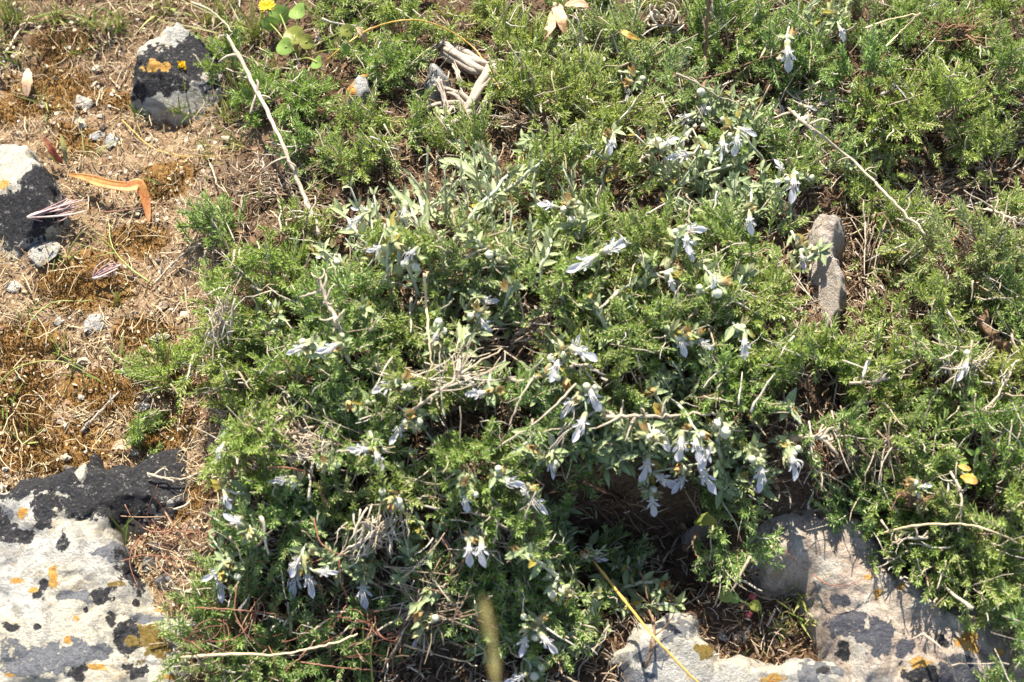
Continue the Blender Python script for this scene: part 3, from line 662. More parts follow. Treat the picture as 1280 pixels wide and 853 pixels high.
Y_, G_, B_, F_ = 'thyme_yellow', 'thyme_green', 'thyme_blue', 'thyme_fresh'
THYME = [
 (212, 468, 42, 30, .020, F_, 'small fresh green thyme creeping onto bare soil, above the big boulder', dict(dens=1, gap=.42)),
 (178, 545, 22, 20, .014, F_, 'tiny green thyme sprout hanging over the black top of the boulder', dict(gap=.45, twig=.5)),
 (328, 375, 74, 58, .035, F_, 'dense fresh green thyme cushion beside the dry stalk with spurs', dict(gap=.32)),
 (300, 455, 62, 46, .032, F_, 'fresh green thyme cushion next to the small creeping tuft on the soil', {}),
 (330, 575, 58, 46, .040, F_, 'bright thyme cushion bulging over the right end of the boulder', dict(gap=.30)),
 (335, 650, 60, 40, .030, G_, 'shaded thyme cushion under the bright bulging one, behind two white flowers', {}),
 (290, 790, 74, 62, .030, G_, 'dark thyme cushion overgrown by red wiry stems beside the boulder', dict(gap=.40)),
 (385, 820, 70, 50, .026, G_, 'shaded thin thyme among red wires and long pale straw', dict(gap=.46)),
 (268, 292, 42, 32, .018, G_, 'sparse little thyme tuft at the edge of the straw right of the orange leaf', dict(gap=.45)),
 (372, 290, 46, 30, .022, Y_, 'yellowish thyme tuft around the foot of the long pale dry stem', dict(gap=.42)),
 (420, 470, 66, 48, .042, G_, 'green thyme cushion under the white and the lilac flower pair', {}),
 (430, 400, 55, 40, .040, G_, 'thyme cushion around the dry stalk with spurs', {}),
 (505, 350, 66, 48, .042, Y_, 'yellow green thyme with small lilac flower and white buds on top', dict(gap=.40)),
 (590, 330, 62, 50, .040, B_, 'bluish thyme under the long silvery arching stem', dict(gap=.42)),
 (390, 190, 44, 26, .020, G_, 'thin thyme tuft just right of the long dry stem, below the ochre stone', dict(gap=.44)),
 (378, 128, 40, 28, .022, F_, 'thyme tuft below the round leaved plant', dict(gap=.40)),
 (505, 45, 62, 32, .028, G_, 'thyme cushion under the arching orange grass stem', {}),
 (570, 28, 50, 26, .024, Y_, 'dry yellowish thyme behind the arching grass stem', dict(gap=.42)),
 (300, 82, 40, 44, .030, F_, 'thyme right of the orange spotted rock', dict(gap=.40)),
 (420, 8, 60, 30, .026, G_, 'thyme behind the round leaved plant, at the far edge', dict(gap=.40)),
 (500, 88, 50, 28, .026, G_, 'little thyme mat growing over the ochre stone', {}),
 (585, 185, 55, 28, .024, G_, 'thyme tuft in front of the gnarled wood', dict(gap=.42)),
 (690, 130, 85, 50, .036, Y_, 'wide yellowish thyme mat right of the gnarled wood', dict(gap=.33)),
 (650, 60, 50, 36, .030, Y_, 'thyme with brown gaps beside the curled dry leaves', dict(gap=.44)),
 (760, 70, 60, 46, .032, B_, 'grey green thyme in front of the nest shaped dry tangle', dict(gap=.38)),
 (715, 225, 80, 40, .034, G_, 'thyme behind the pale dried flower heads', dict(gap=.38)),
 (775, 170, 60, 40, .034, Y_, 'thyme left of the big flower cluster', {}),
 (905, 45, 62, 52, .036, G_, 'bright thyme around the upright brown stem', dict(gap=.34)),
 (985, 80, 55, 56, .036, G_, 'thyme behind the hanging white flower', dict(gap=.38)),
 (1065, 95, 60, 50, .036, G_, 'thyme cushion between two grey dead twigs on the far side', dict(gap=.38)),
 (1075, 20, 60, 40, .034, B_, 'bluish thyme at the far edge with pale straws across', dict(gap=.40)),
 (1175, 55, 70, 44, .036, G_, 'far thyme cushion with reddish litter showing through', dict(gap=.42)),
 (1150, 148, 90, 44, .042, F_, 'large dense light green thyme, fullest of the right side', dict(gap=.30)),
 (1250, 110, 56, 60, .038, G_, 'thyme cushion behind silver grey dead twigs', dict(gap=.38)),
 (1245, 200, 50, 34, .032, Y_, 'yellow tipped thyme above the silver dead twigs', dict(gap=.38)),
 (1085, 255, 36, 28, .022, G_, 'thyme tuft crossed by the tan stalk', dict(gap=.40)),
 (1205, 335, 88, 52, .046, B_, 'large bluish thyme cushion below the silver dead twigs', dict(gap=.30)),
 (1150, 390, 60, 44, .040, Y_, 'yellow green thyme at the right rim of the dark gully', dict(gap=.38)),
 (1260, 385, 50, 44, .036, G_, 'thyme beside the thick brown branch', dict(gap=.40)),
 (735, 300, 70, 36, .034, Y_, 'fine yellow green thyme under the twin spreading white flowers', dict(gap=.33)),
 (810, 330, 66, 48, .038, Y_, 'yellow green thyme between the spreading flowers and the white bud', dict(gap=.36)),
 (690, 372, 70, 42, .038, Y_, 'thyme at the top of the dark hollow with dry twigs', dict(gap=.44)),
 (900, 320, 46, 46, .034, G_, 'shaded thyme below the hanging cream flower', dict(gap=.44)),
 (945, 400, 56, 46, .034, Y_, 'thyme left of the narrow rock strip', dict(gap=.38)),
 (985, 470, 70, 44, .038, F_, 'fresh thyme cushion right of the flower with red calyx', dict(gap=.34)),
 (800, 425, 60, 40, .038, G_, 'thyme around the yellowish star shaped head', dict(gap=.42)),
 (920, 500, 56, 40, .036, F_, 'fresh thyme behind the two round cream buds', dict(gap=.36)),
 (1085, 480, 64, 44, .040, F_, 'thyme cushion right of the gully foot with a pale twig', dict(gap=.36)),
 (1170, 480, 60, 50, .042, G_, 'thyme under the single drooping lilac flower', dict(gap=.38)),
 (1245, 490, 46, 40, .036, Y_, 'thyme below the thick brown branch', dict(gap=.42)),
 (1235, 560, 60, 46, .040, F_, 'thyme above the yellow and orange leaves', dict(gap=.36)),
 (1140, 560, 50, 36, .036, Y_, 'thyme above the dark hollow beside the broad slab', dict(gap=.46)),
 (1150, 630, 56, 40, .038, F_, 'thyme around the dry tuft with a tiny lilac petal', dict(gap=.40)),
 (1235, 650, 60, 44, .038, G_, 'thyme behind the long tan arching straw', dict(gap=.40)),
 (1150, 700, 60, 44, .034, F_, 'thyme hanging with long shoots over the broad slab', dict(gap=.40, flop=(-.2, -.6))),
 (1235, 735, 60, 46, .036, G_, 'thyme with dead white twigs in front of the arching straw', dict(gap=.42, flop=(0, -.4))),
 (1262, 820, 46, 60, .030, G_, 'shaded thyme over the orange lichen on the slab', dict(gap=.42)),
 (918, 688, 50, 32, .030, G_, 'light thyme sprays hanging over the dark hole, left of the slab', dict(gap=.44, flop=(-.2, -.6))),
 (600, 600, 62, 44, .038, F_, 'thyme between two lilac flowers and the dry leaf bundle', dict(gap=.38)),
 (640, 690, 60, 48, .036, F_, 'thyme right of the twin hanging lilac flowers', dict(gap=.38)),
 (575, 745, 60, 44, .030, G_, 'shaded thyme right of the hanging flower', dict(gap=.44)),
 (690, 770, 60, 50, .030, G_, 'thyme with two cream buds', dict(gap=.42)),
 (445, 560, 60, 44, .036, G_, 'shaded thyme with dark gap under the left spreading flower', dict(gap=.46)),
 (545, 505, 66, 44, .040, Y_, 'thyme around the lilac flower with long stamens', dict(gap=.42)),
 (740, 475, 60, 40, .036, Y_, 'thyme mixed with broad leaves above the horizontal tan stick', dict(gap=.46)),
 (470, 620, 60, 44, .034, G_, 'thyme with white bud and rusty calyces', dict(gap=.44)),
 (470, -14, 60, 30, .026, G_, 'thyme strip at the far edge, left of the arching stem top', dict(gap=.42)),
 (640, 2, 50, 30, .026, Y_, 'thyme at the far edge left of the curled dry leaves', dict(gap=.44)),
 (745, 10, 50, 32, .028, G_, 'thyme at the far edge between the curled leaves and the nest', dict(gap=.42)),
 (960, -6, 56, 30, .030, G_, 'thyme at the far edge right of the upright brown stem', dict(gap=.40)),
 (1180, -20, 60, 30, .028, G_, 'thyme beyond the fine reddish twigs at the far edge', dict(gap=.42)),
 (770, 585, 46, 26, .022, G_, 'shaded thyme hanging in front of the dark hole, behind the lilac row', dict(gap=.42, flop=(0, -.4))),
 (930, 175, 44, 30, .028, G_, 'thyme between the drooping flower pair and the tan stalk head', dict(gap=.40)),
 (955, 300, 40, 36, .030, G_, 'thyme left of the upper end of the narrow rock strip', dict(gap=.42)),
 (765, 640, 44, 24, .018, G_, 'dark thyme sprays deep in the hole below the hanging row', dict(gap=.44, flop=(0, -.5))),
 (900, 625, 40, 22, .018, G_, 'thyme sprays at the back edge of the slab under the hanging flowers', dict(gap=.44, flop=(0, -.5))),
 (428, 66, 44, 24, .022, G_, 'thyme filling the shade left of the ochre stone', dict(gap=.42)),
 (455, 152, 40, 22, .018, G_, 'low thyme in dry leaves in front of the ochre stone', dict(gap=.44)),
 (520, 160, 40, 24, .020, Y_, 'low yellowish thyme in front of the smooth bluish stone', dict(gap=.44)),
 (330, 120, 30, 30, .020, F_, 'thin thyme sprays just left of the long dry stem, below the round leaves', dict(gap=.44)),
 (1020, 470, 50, 36, .030, F_, 'thyme bridging the gap below the narrow rock strip', dict(gap=.38)),
 (1030, 540, 46, 34, .028, G_, 'thyme above the branch stub, left of the dark gap', dict(gap=.42)),
 (1000, 225, 36, 26, .024, G_, 'thyme at the top end of the narrow rock strip', dict(gap=.42)),
 (455, 205, 60, 34, .022, G_, 'thin thyme among dry twigs below the ochre stone, above the whitish leaves', dict(gap=.46)),
 (640, 105, 46, 34, .028, G_, 'thyme right beside the gnarled wood', dict(gap=.42)),
 (830, 110, 50, 40, .032, B_, 'thyme behind the flower cluster, left of the upright brown stem', dict(gap=.38)),
 (840, 20, 50, 30, .028, Y_, 'thyme around the nest shaped tangle', dict(gap=.44)),
 (1010, 190, 56, 34, .026, G_, 'thyme in the brown gap under the tan stalk head', dict(gap=.48)),
 (1120, 300, 50, 36, .030, F_, 'thyme tuft in the upper gully left of the bluish cushion', dict(gap=.44)),
 (1255, 20, 56, 40, .034, G_, 'thyme at the far right corner', dict(gap=.42)),
 (1270, 290, 44, 40, .034, Y_, 'thyme under the branching silver twig', dict(gap=.46)),
 (870, 400, 56, 44, .036, Y_, 'thyme between the slim lilac flower and the ivory bud', dict(gap=.40)),
 (640, 530, 60, 44, .036, G_, 'thyme crossed by the thin pale stem below the hollow', dict(gap=.44)),
 (375, 470, 46, 40, .038, F_, 'thyme between the small creeping tuft and the starry white flower', dict(gap=.38)),
 (1035, 438, 40, 24, .020, G_, 'thyme at the foot of the narrow rock strip', dict(gap=.46)),
 (690, 610, 50, 36, .034, G_, 'thyme left of the dark hole, above the striped broad leaves', dict(gap=.44)),
 (520, 440, 50, 36, .040, G_, 'thyme above the dry twig bundle', dict(gap=.42)),
 (1080, 640, 40, 26, .020, G_, 'thyme at the far rim of the slab', dict(gap=.44, flop=(-.1, -.5))),
 (450, 790, 60, 40, .024, G_, 'low dark thyme among fine grass stems', dict(gap=.48)),
]
for i, (cx, cy, rx, ry, h, mt, lab, kw) in enumerate(THYME):
    thyme(cx, cy, rx, ry, h, mt, lab, seed=i, **kw)

# ------------------------------------------------------------------ germander: felted lance leaves
def leaf_pairs(mb, P, r, L, W, n, t0=.1, t1=1.0, up=(0, 0, 1.), yellow=.04, tipscale=.6, spread=1.0):
    """opposite leaf pairs along the poly-line P"""
    P = np.asarray(P); K = len(P)
    B, D, Ls, Ws, A = [], [], [], [], []
    ph0 = r.uniform(0, 3.14)
    for i in range(n):
        t = t0 + (t1 - t0) * i / max(1, n - 1); f = t * (K - 1); k = min(int(f), K - 2); p = P[k] + (P[k + 1] - P[k]) * (f - k)
        T = norm(P[k + 1] - P[k]); s1 = norm(np.cross(T, np.array(up) + .01)); s2 = np.cross(T, s1)
        ph = ph0 + i * math.pi / 2 + r.normal(0, .25)
        sc_ = (1 - (1 - tipscale) * t) * r.uniform(.75, 1.2)
        for sg in (1, -1):
            o = (s1 * math.cos(ph) + s2 * math.sin(ph)) * sg
            e = r.uniform(.75, 1.25) * spread * (1 - .35 * t)
            B.append(p); D.append(o * math.sin(e) + T * math.cos(e) + r.normal(0, .15, 3))
            Ls.append(L * sc_ * r.uniform(.85, 1.15)); Ws.append(W * sc_ * r.uniform(.85, 1.2)); A.append(1.0 if r.random() < yellow else 0.)
    B, D = np.array(B), np.array(D)
    U = norm(np.array([0, -.1, 1.]) + r.normal(0, .35, B.shape))
    mb.broad(B, D, U, np.array(Ls), np.array(Ws), r.uniform(-.1, .7, len(B)), np.array(A))

def clump(cx, cy, rx, ry, h, mat, label, n=14, L=.0165, W=.0056, seed=0):
    r = np.random.default_rng(5000 + seed)
    x0, y0, g0 = shrub_center(cx, cy, h)
    root = empty('leafy_germander', (x0, y0, g0)); tag(root, label, 'leafy plant', 'broad leaved germander clumps')
    fol, st = MB(), MB()
    Rx, Ry = rx * PX, ry * PX / math.sin(PHI)
    for i in range(n):
        a, q = r.uniform(0, 6.283), math.sqrt(r.uniform(0, 1))
        e = np.array([x0 + Rx * q * math.cos(a), y0 + Ry * q * math.sin(a), 0]); e[2] = max(Gs(e[0], e[1]), g0) + h * math.sqrt(1 - .8 * q * q) * r.uniform(.75, 1.15)
        b = np.array([x0 + (e[0] - x0) * .35, y0 + (e[1] - y0) * .35, g0 - .003]) + r.normal(0, .004, 3)
        b = e + (b - e) * min(1, .055 / np.linalg.norm(b - e))
        t = np.linspace(0, 1, 6)[:, None]
        P = b * (1 - t) + e * t + np.sin(t * 3.14) * r.normal(0, .004, 3) + t ** 2 * np.array([0, 0, .004])
        pale = mat == 'germander_pale'
        if pale: P = P + t ** 1.5 * (np.array([0, .004, .010]) + r.normal(0, .004, 3))
        st.tubes(P, np.linspace(.0012, .0007, 6), 5)
        leaf_pairs(fol, P, r, L * r.uniform(.7, 1.15) * (.9 if pale else 1), W * (.68 if pale else 1), int(r.integers(4, 8)), .15, 1.0, spread=.75 if pale else 1.)
    loc = np.array([x0, y0, g0])
    fol.build('foliage', MAT[mat], root, True, loc); st.build('stem', MAT['stem'], root, True, loc)
    add_dome(x0, y0, Rx, Ry, h * .9, g0)
CL = [
 (885, 250, 60, 34, .042, 'germander', 'dark broad leaved clump in shade above the hanging cream flower', 18),
 (830, 205, 42, 28, .044, 'germander_pale', 'pale rosette of pointed leaves under the two cream buds', 12),
 (958, 248, 34, 34, .034, 'germander', 'green leafy clump below the hanging lilac flower on far right cluster', 14),
 (540, 260, 50, 46, .050, 'germander_pale', 'silvery leafy clump crossed by arching felted stems', 9),
 (625, 235, 55, 36, .048, 'germander_pale', 'silvery grey leaves right of the arching stems', 10),
 (470, 290, 44, 34, .042, 'germander_pale', 'whitish leafy clump right of the long dry stem', 12),
 (565, 400, 56, 44, .044, 'germander', 'leafy clump around the thin upright straw', 15),
 (650, 320, 46, 40, .046, 'germander_pale', 'greyish leaves between white buds and the spreading flowers', 12),
 (690, 480, 50, 40, .040, 'germander', 'leafy clump behind three hanging lilac flowers', 14),
 (770, 530, 54, 36, .036, 'germander', 'dark leaves under the horizontal tan stick', 14),
 (730, 570, 56, 40, .034, 'germander', 'leafy clump left of the row of hanging flowers', 15),
 (860, 480, 46, 30, .038, 'germander', 'leafy clump at the right end of the horizontal tan stick', 12),
 (530, 590, 50, 40, .036, 'germander', 'shaded leaves below the lilac flower with long stamens', 12),
 (460, 520, 42, 36, .038, 'germander', 'leaves left of the cream flower', 10),
 (540, 690, 54, 40, .034, 'germander', 'shaded leafy clump right of the dead brush', 13),
 (620, 790, 52, 44, .030, 'germander', 'shaded leafy clump behind the blurred straw plume', 13),
 (700, 700, 46, 40, .040, 'germander_pale', 'yellowish green leaves with rusty flower head beside the dark hole', 13),
 (715, 800, 44, 44, .032, 'germander', 'fresh leafy clump left of the white limestone block', 12),
 (790, 735, 46, 36, .030, 'germander', 'fresh pointed leaves crossed by the golden stalk', 14),
 (740, 60, 44, 30, .040, 'germander_pale', 'grey green leaves below the nest shaped tangle', 10),
 (1010, 45, 50, 36, .042, 'germander_pale', 'silvery leaves with small white flower at the far edge', 12),
 (690, 195, 46, 30, .040, 'germander', 'leaves along the silvery stem by the dull white flower', 11),
 (330, 420, 30, 24, .034, 'germander_pale', 'silver leaf tuft among white dry twigs on the left rim', 8),
 (905, 560, 40, 28, .030, 'germander', 'small leaves under the two round cream buds', 8),
 (1080, 210, 40, 30, .026, 'germander', 'dark leaves in the shade under the tan stalk', 9),
 (905, 195, 40, 26, .034, 'germander', 'leaves between the big flower cluster and the drooping pair', 12),
 (785, 560, 44, 30, .030, 'germander', 'dark leaves behind the dense hanging row of flowers', 13),
 (735, 540, 40, 30, .030, 'germander', 'dark leaves below the drooping flower trio', 11),
 (835, 540, 36, 24, .028, 'germander', 'shaded leaves right above the lowest hanging flowers', 10),
 (700, 585, 40, 30, .028, 'germander', 'shaded leaves at the left of the dark hole', 10),
 (868, 215, 36, 22, .030, 'germander', 'leaves right under the two cream buds and lilac lip', 9),
 (875, 130, 36, 24, .032, 'germander', 'leaves behind the stacked lilac flowers', 9),
 (920, 135, 34, 22, .030, 'germander', 'leaves at the foot of the upright brown stem', 8),
 (730, 612, 46, 28, .024, 'germander', 'dark leaves hanging down the left wall of the dark hole', 15),
 (800, 618, 46, 26, .022, 'germander', 'dark leaves on the back wall of the dark hole under the lowest flowers', 14),
 (868, 612, 40, 24, .022, 'germander', 'dark leaves on the wall right of the lowest hanging flowers', 11),
 (930, 590, 36, 20, .020, 'germander', 'leaves on the bank between the two flowers above the slab', 9),
 (690, 655, 40, 26, .024, 'germander', 'dark leaves at the foot of the left wall of the hole', 11),
 (945, 160, 34, 26, .030, 'germander', 'dark leaves right of the drooping flower pair', 9),
 (600, 290, 44, 30, .050, 'germander_pale', 'silvery narrow leaves between the arching stem foot and the bluish thyme', 12),
 (700, 265, 44, 26, .046, 'germander_pale', 'whitish narrow leaves among the dried cream heads', 12),
 (440, 340, 40, 30, .044, 'germander_pale', 'silvery narrow leaves between the lilac rounded flower and the dry stalk', 10),
 (760, 390, 40, 30, .044, 'germander_pale', 'pale narrow leaves right of the dark hollow', 9),
 (1215, 590, 40, 30, .036, 'rounded', 'smooth round leaves tinged yellow in the thyme', 8),
 (410, 690, 50, 36, .030, 'germander', 'shaded leaves above the cluster of four lilac flowers', 11),
 (300, 690, 36, 40, .026, 'germander', 'shaded leaves with green buds beside the white flower at the litter edge', 9),
]
for i, (cx, cy, rx, ry, h, mt, lab, n) in enumerate(CL): clump(cx, cy, rx, ry, h, mt, lab, n, seed=i)

# ------------------------------------------------------------------ flowers
def petal_lobe(mb, O, D, S, U, L, W, curl, aw0, aw1, prof=None, cup=.25):
    """one lobe of the lip: 9 rows x 7 columns"""
    t = np.linspace(0, 1, 9); u = np.linspace(-1, 1, 7)
    w = np.array([.22, .34, .52, .74, .93, 1.0, .88, .55, .06]) if prof is None else np.array(prof)
    tt, uu = np.meshgrid(t, u, indexing='ij'); ww = np.repeat(w[:, None], 7, 1)
    V = O + D * (L * tt)[..., None] + S * (W * .5 * ww * uu)[..., None] + U * (W * cup * ww * uu ** 2 - curl * L * tt ** 2 + .03 * L * np.sin(tt * 9) * uu)[..., None]
    i = np.arange(8)[:, None] * 7 + np.arange(6)[None]
    Q = np.stack([i, i + 1, i + 8, i + 7], -1).reshape(-1, 4)
    mb.add(V.reshape(-1, 3), None, Q, (aw0 + (aw1 - aw0) * tt).ravel(), (uu * .5 * ww).ravel())

def flower_mesh(r, wide=1.0):
    """lip flower in its own frame: lip along +X, face towards +Z, 1 unit = whole length"""
    p = MB(); X, Yv, Z = np.eye(3)
    petal_lobe(p, np.array([-.12, 0, .03]), X, Yv, Z, .68, .29 * wide * r.uniform(.9, 1.1), r.uniform(-.06, .42), .1, 1, cup=r.uniform(.10, .55))
    for sg in (1, -1):
        a = R(r.uniform(30, 46)) * sg
        d = np.array([math.cos(a), math.sin(a), r.uniform(-.05, .25)]); petal_lobe(p, np.array([-.16, .05 * sg, .04]), norm(d), norm(np.cross(Z, d)), Z, r.uniform(.28, .38), .105, r.uniform(0, .25), .1, .8,
                   [.5, .6, .72, .86, 1, 1, .9, .66, .2])
        a = R(r.uniform(75, 105)) * sg
        d = np.array([math.cos(a), math.sin(a), r.uniform(.2, .7)]); petal_lobe(p, np.array([-.24, .06 * sg, .07]), norm(d), norm(np.cross(Z, d)), Z, r.uniform(.16, .24), .075, r.uniform(-.2, .3), 0, .5,
                   [.6, .7, .8, .9, 1, .95, .85, .6, .2])
    # throat tube
    t = np.linspace(0, 1, 5)[:, None]
    p.tubes(np.array([-.48, 0, -.02]) * (1 - t) + np.array([-.14, 0, .06]) * t + Z * .05 * np.sin(t * 3.14), [.05, .075, .10, .12, .13], 9, 0., False)
    s = MB()
    for k in range(4):
        y = (k - 1.5) * .035; t = np.linspace(0, 1, 9)[:, None]; hh = r.uniform(.26, .4); ln = r.uniform(.25, .5)
        P = np.array([-.22, y, .1]) + t * np.array([ln, y * 1.5, 0]) + np.array([-.10, 0, 0]) * np.sin(t * 3.14) + Z * hh * np.sin(np.clip(t * 2.4, 0, 2.6))
        s.tubes(P, np.full(9, .011), 4)
    return p, s

def calyx_mb(mb, O, D, U, size, r, rust=.2):
    """bell with five teeth, opening along D"""
    D = norm(D); S = norm(np.cross(D, U)); U = np.cross(S, D)
    nt_, rows = 20, 6
    ang = np.arange(nt_) * 2 * math.pi / nt_
    prof = [(0, .05), (.12, .20), (.35, .30), (.6, .32), (.8, .34), (1.0, .36)]
    V = []
    for k, (t, rr) in enumerate(prof):
        tooth = np.where(np.arange(nt_) % 4 == 0, 1.0, np.where(np.arange(nt_) % 4 == 2, 0.0, .45))
        tl = t if k < 4 else t * (.72 + .55 * tooth * (k - 3) / 2)
        rr_ = rr * (1 + (.22 * tooth if k == 5 else 0))
        V.append(O + (D[None] * np.atleast_1d(tl * size)[:, None]) + (S[None] * np.cos(ang)[:, None] + U[None] * np.sin(ang)[:, None]) * (rr_ * size if np.ndim(rr_) == 0 else (rr_ * size)[:, None]))
    V = np.array([np.broadcast_to(v, (nt_, 3)) for v in V])
    i = np.arange(rows - 1)[:, None] * nt_; j = np.arange(nt_)[None]; j2 = (j + 1) % nt_
    Q = np.stack([i + j, i + j2, i + nt_ + j2, i + nt_ + j], -1).reshape(-1, 4)
    a = np.repeat(np.array([p[0] for p in prof]) * rust, nt_)
    mb.add(V.reshape(-1, 3), None, Q, a)

FV = []
_r = np.random.default_rng(77)
for k in range(14):
    p, s = flower_mesh(_r, [1, .9, 1.1, 1, .62, 1.15, 1, .75, 1.05, .5, .95, 1.2, .85, 1][k])
    po = p.build('flower', MAT['petal']); so = s.build('stamens', MAT['stamen'])
    c = MB(); calyx_mb(c, np.array([-.62, 0, -.03]), np.array([1., 0, .1]), np.array([0, 0, 1.]), .34, _r, .25)
    co = c.build('calyx', MAT['calyx'])
    FV.append((po.data, so.data, co.data))
    for o in (po, so, co): bpy.data.objects.remove(o)

def add_flower(root, rootloc, P, ang, size, r, label=None, face=None):
    a = R(ang); d = RGT * math.cos(a) + UPV * math.sin(a)
    d = norm(d + TOCAM * r.uniform(-.25, .25))
    n = TOCAM * 1.0 + np.array([0, 0, .25]) + r.normal(0, .28, 3)
    n = norm(n - d * (n @ d)); y = np.cross(n, d)
    M = Matrix(((d[0], y[0], n[0], 0), (d[1], y[1], n[1], 0), (d[2], y[2], n[2], 0), (0, 0, 0, 1)))
    pm, sm, cm = FV[int(r.integers(len(FV)))]
    o = bpy.data.objects.new('flower', pm); COL.objects.link(o); o.parent = root
    sz = size * r.uniform(.9, 1.05) * 38.5 * PX * .86
    o.matrix_local = Matrix.Translation(Vector(P - rootloc)) @ M @ Matrix.Scale(sz, 4)
    for nm, me in (('stamens', sm), ('calyx', cm)):
        k = bpy.data.objects.new(nm, me); COL.objects.link(k); k.parent = o
    if label: o['label'] = label
    return P - d * sz * .6

def bud_mb(mb, P, D, L, r):
    t = np.linspace(0, 1, 8); rad = np.array([.12, .28, .40, .46, .46, .38, .22, .02]) * L
    D = norm(D); mb.tubes(P[None] + D[None] * (t * L)[:, None], rad, 10)

CEN = np.array([660., 360.])
def sprig(label, flowers=(), buds=(), base=None, n=5, seed=0, L=.018, W=.006, off=.018, mat='germander', heads=2, name='flowering_sprig', group='flowering germander sprigs', head=None):
    """one stem with its leaf pairs, calyces, buds and flowers"""
    r = np.random.default_rng(9000 + seed)
    pts = [hit(f[0], f[1], off + r.uniform(0, .006)) for f in flowers]
    orig = []
    if head is None:
        hx = [f[0] - math.cos(R(f[2])) * 26 * f[3] for f in flowers] + [b[0] for b in buds]
        hy = [f[1] + math.sin(R(f[2])) * 26 * f[3] for f in flowers] + [b[1] for b in buds]
        head = (sum(hx) / len(hx), sum(hy) / len(hy))
    Ph = hit(head[0], head[1], off * .8)
    if base is None:
        v = CEN - np.array(head); v = v / (np.linalg.norm(v) + 1e-6) * r.uniform(40, 70) + r.normal(0, 22, 2)
        base = (head[0] + v[0], head[1] + v[1])
    Pb = hit(base[0], base[1], min(-.012, .02 - off))
    gz = Gs(Pb[0], Pb[1]); Pb[2] = max(gz - .003, Pb[2] - .012)
    root = empty(name, tuple(Pb)); tag(root, label, 'flower' if flowers else 'sprig', group)
    t = np.linspace(0, 1, 9)[:, None]
    arch = np.array([0, 0, 1.]) * .010 + r.normal(0, .003, 3)
    P = Pb * (1 - t) + Ph * t + np.sin(t * math.pi) * arch + r.normal(0, .0007, (9, 3))
    st, fol, cal, bd = MB(), MB(), MB(), MB()
    st.tubes(P, np.linspace(.0019, .0011, 9) if not flowers else np.linspace(.0015, .0009, 9), 7)
    if n: leaf_pairs(fol, P, r, L, W, n, .2, .95, yellow=.05)
    # small bracts round the head
    m = 6; D = norm(r.normal(0, .6, (m, 3)) + norm(P[-1] - P[-2]) * .6 + TOCAM * .3)
    fol.broad(np.repeat(Ph[None], m, 0), D, np.tile([0, 0, 1.], (m, 1)) + r.normal(0, .3, (m, 3)), np.full(m, L * .6) * r.uniform(.6, 1.2, m), np.full(m, W * .75), r.uniform(-.2, .5, m), (r.random(m) < .1).astype(float))
    for k, (f, Pf) in enumerate(zip(flowers, pts)):
        q = add_flower(root, Pb, Pf, f[2], f[3], r)
        tt = np.linspace(0, 1, 4)[:, None]
        st.tubes(Ph * (1 - tt) + q * tt, [.0009, .0008, .0007, .0007], 5)
    buds = list(buds)
    if flowers:
        for k in range(int(r.integers(0, 3))): buds.append((head[0] + r.normal(0, 9), head[1] + r.normal(0, 7), r.uniform(7, 10)))
    for b in buds:
        Pq = hit(b[0], b[1], off); D = norm(UPV * .6 + TOCAM * .5 + r.normal(0, .4, 3)); l = (b[2] if len(b) > 2 else 11) * PX * 1.0
        bud_mb(bd, Pq - D * l * .5, D, l, r)
        calyx_mb(cal, Pq - D * l * .9, D, UPV, l * .9, r, .1)
        tt = np.linspace(0, 1, 4)[:, None]; st.tubes(Ph * (1 - tt) + (Pq - D * l * .8) * tt, [.0009, .0008, .0007, .0007], 5)
    for k in range(heads):
        D = norm(TOCAM * .7 + r.normal(0, .7, 3)); calyx_mb(cal, Ph + r.normal(0, .003, 3), D, UPV + .1 * RGT, r.uniform(.006, .009), r, r.choice([.1, .3, 1.0]))
    loc = Pb
    for b_, nm, mt in ((st, 'stem', 'stem'), (fol, 'foliage', mat), (cal, 'calyces', 'calyx'), (bd, 'bud', 'bud')):
        if b_.n: b_.build(nm, MAT[mt], root, True, loc)
    return root
P_ = 'germander_pale'
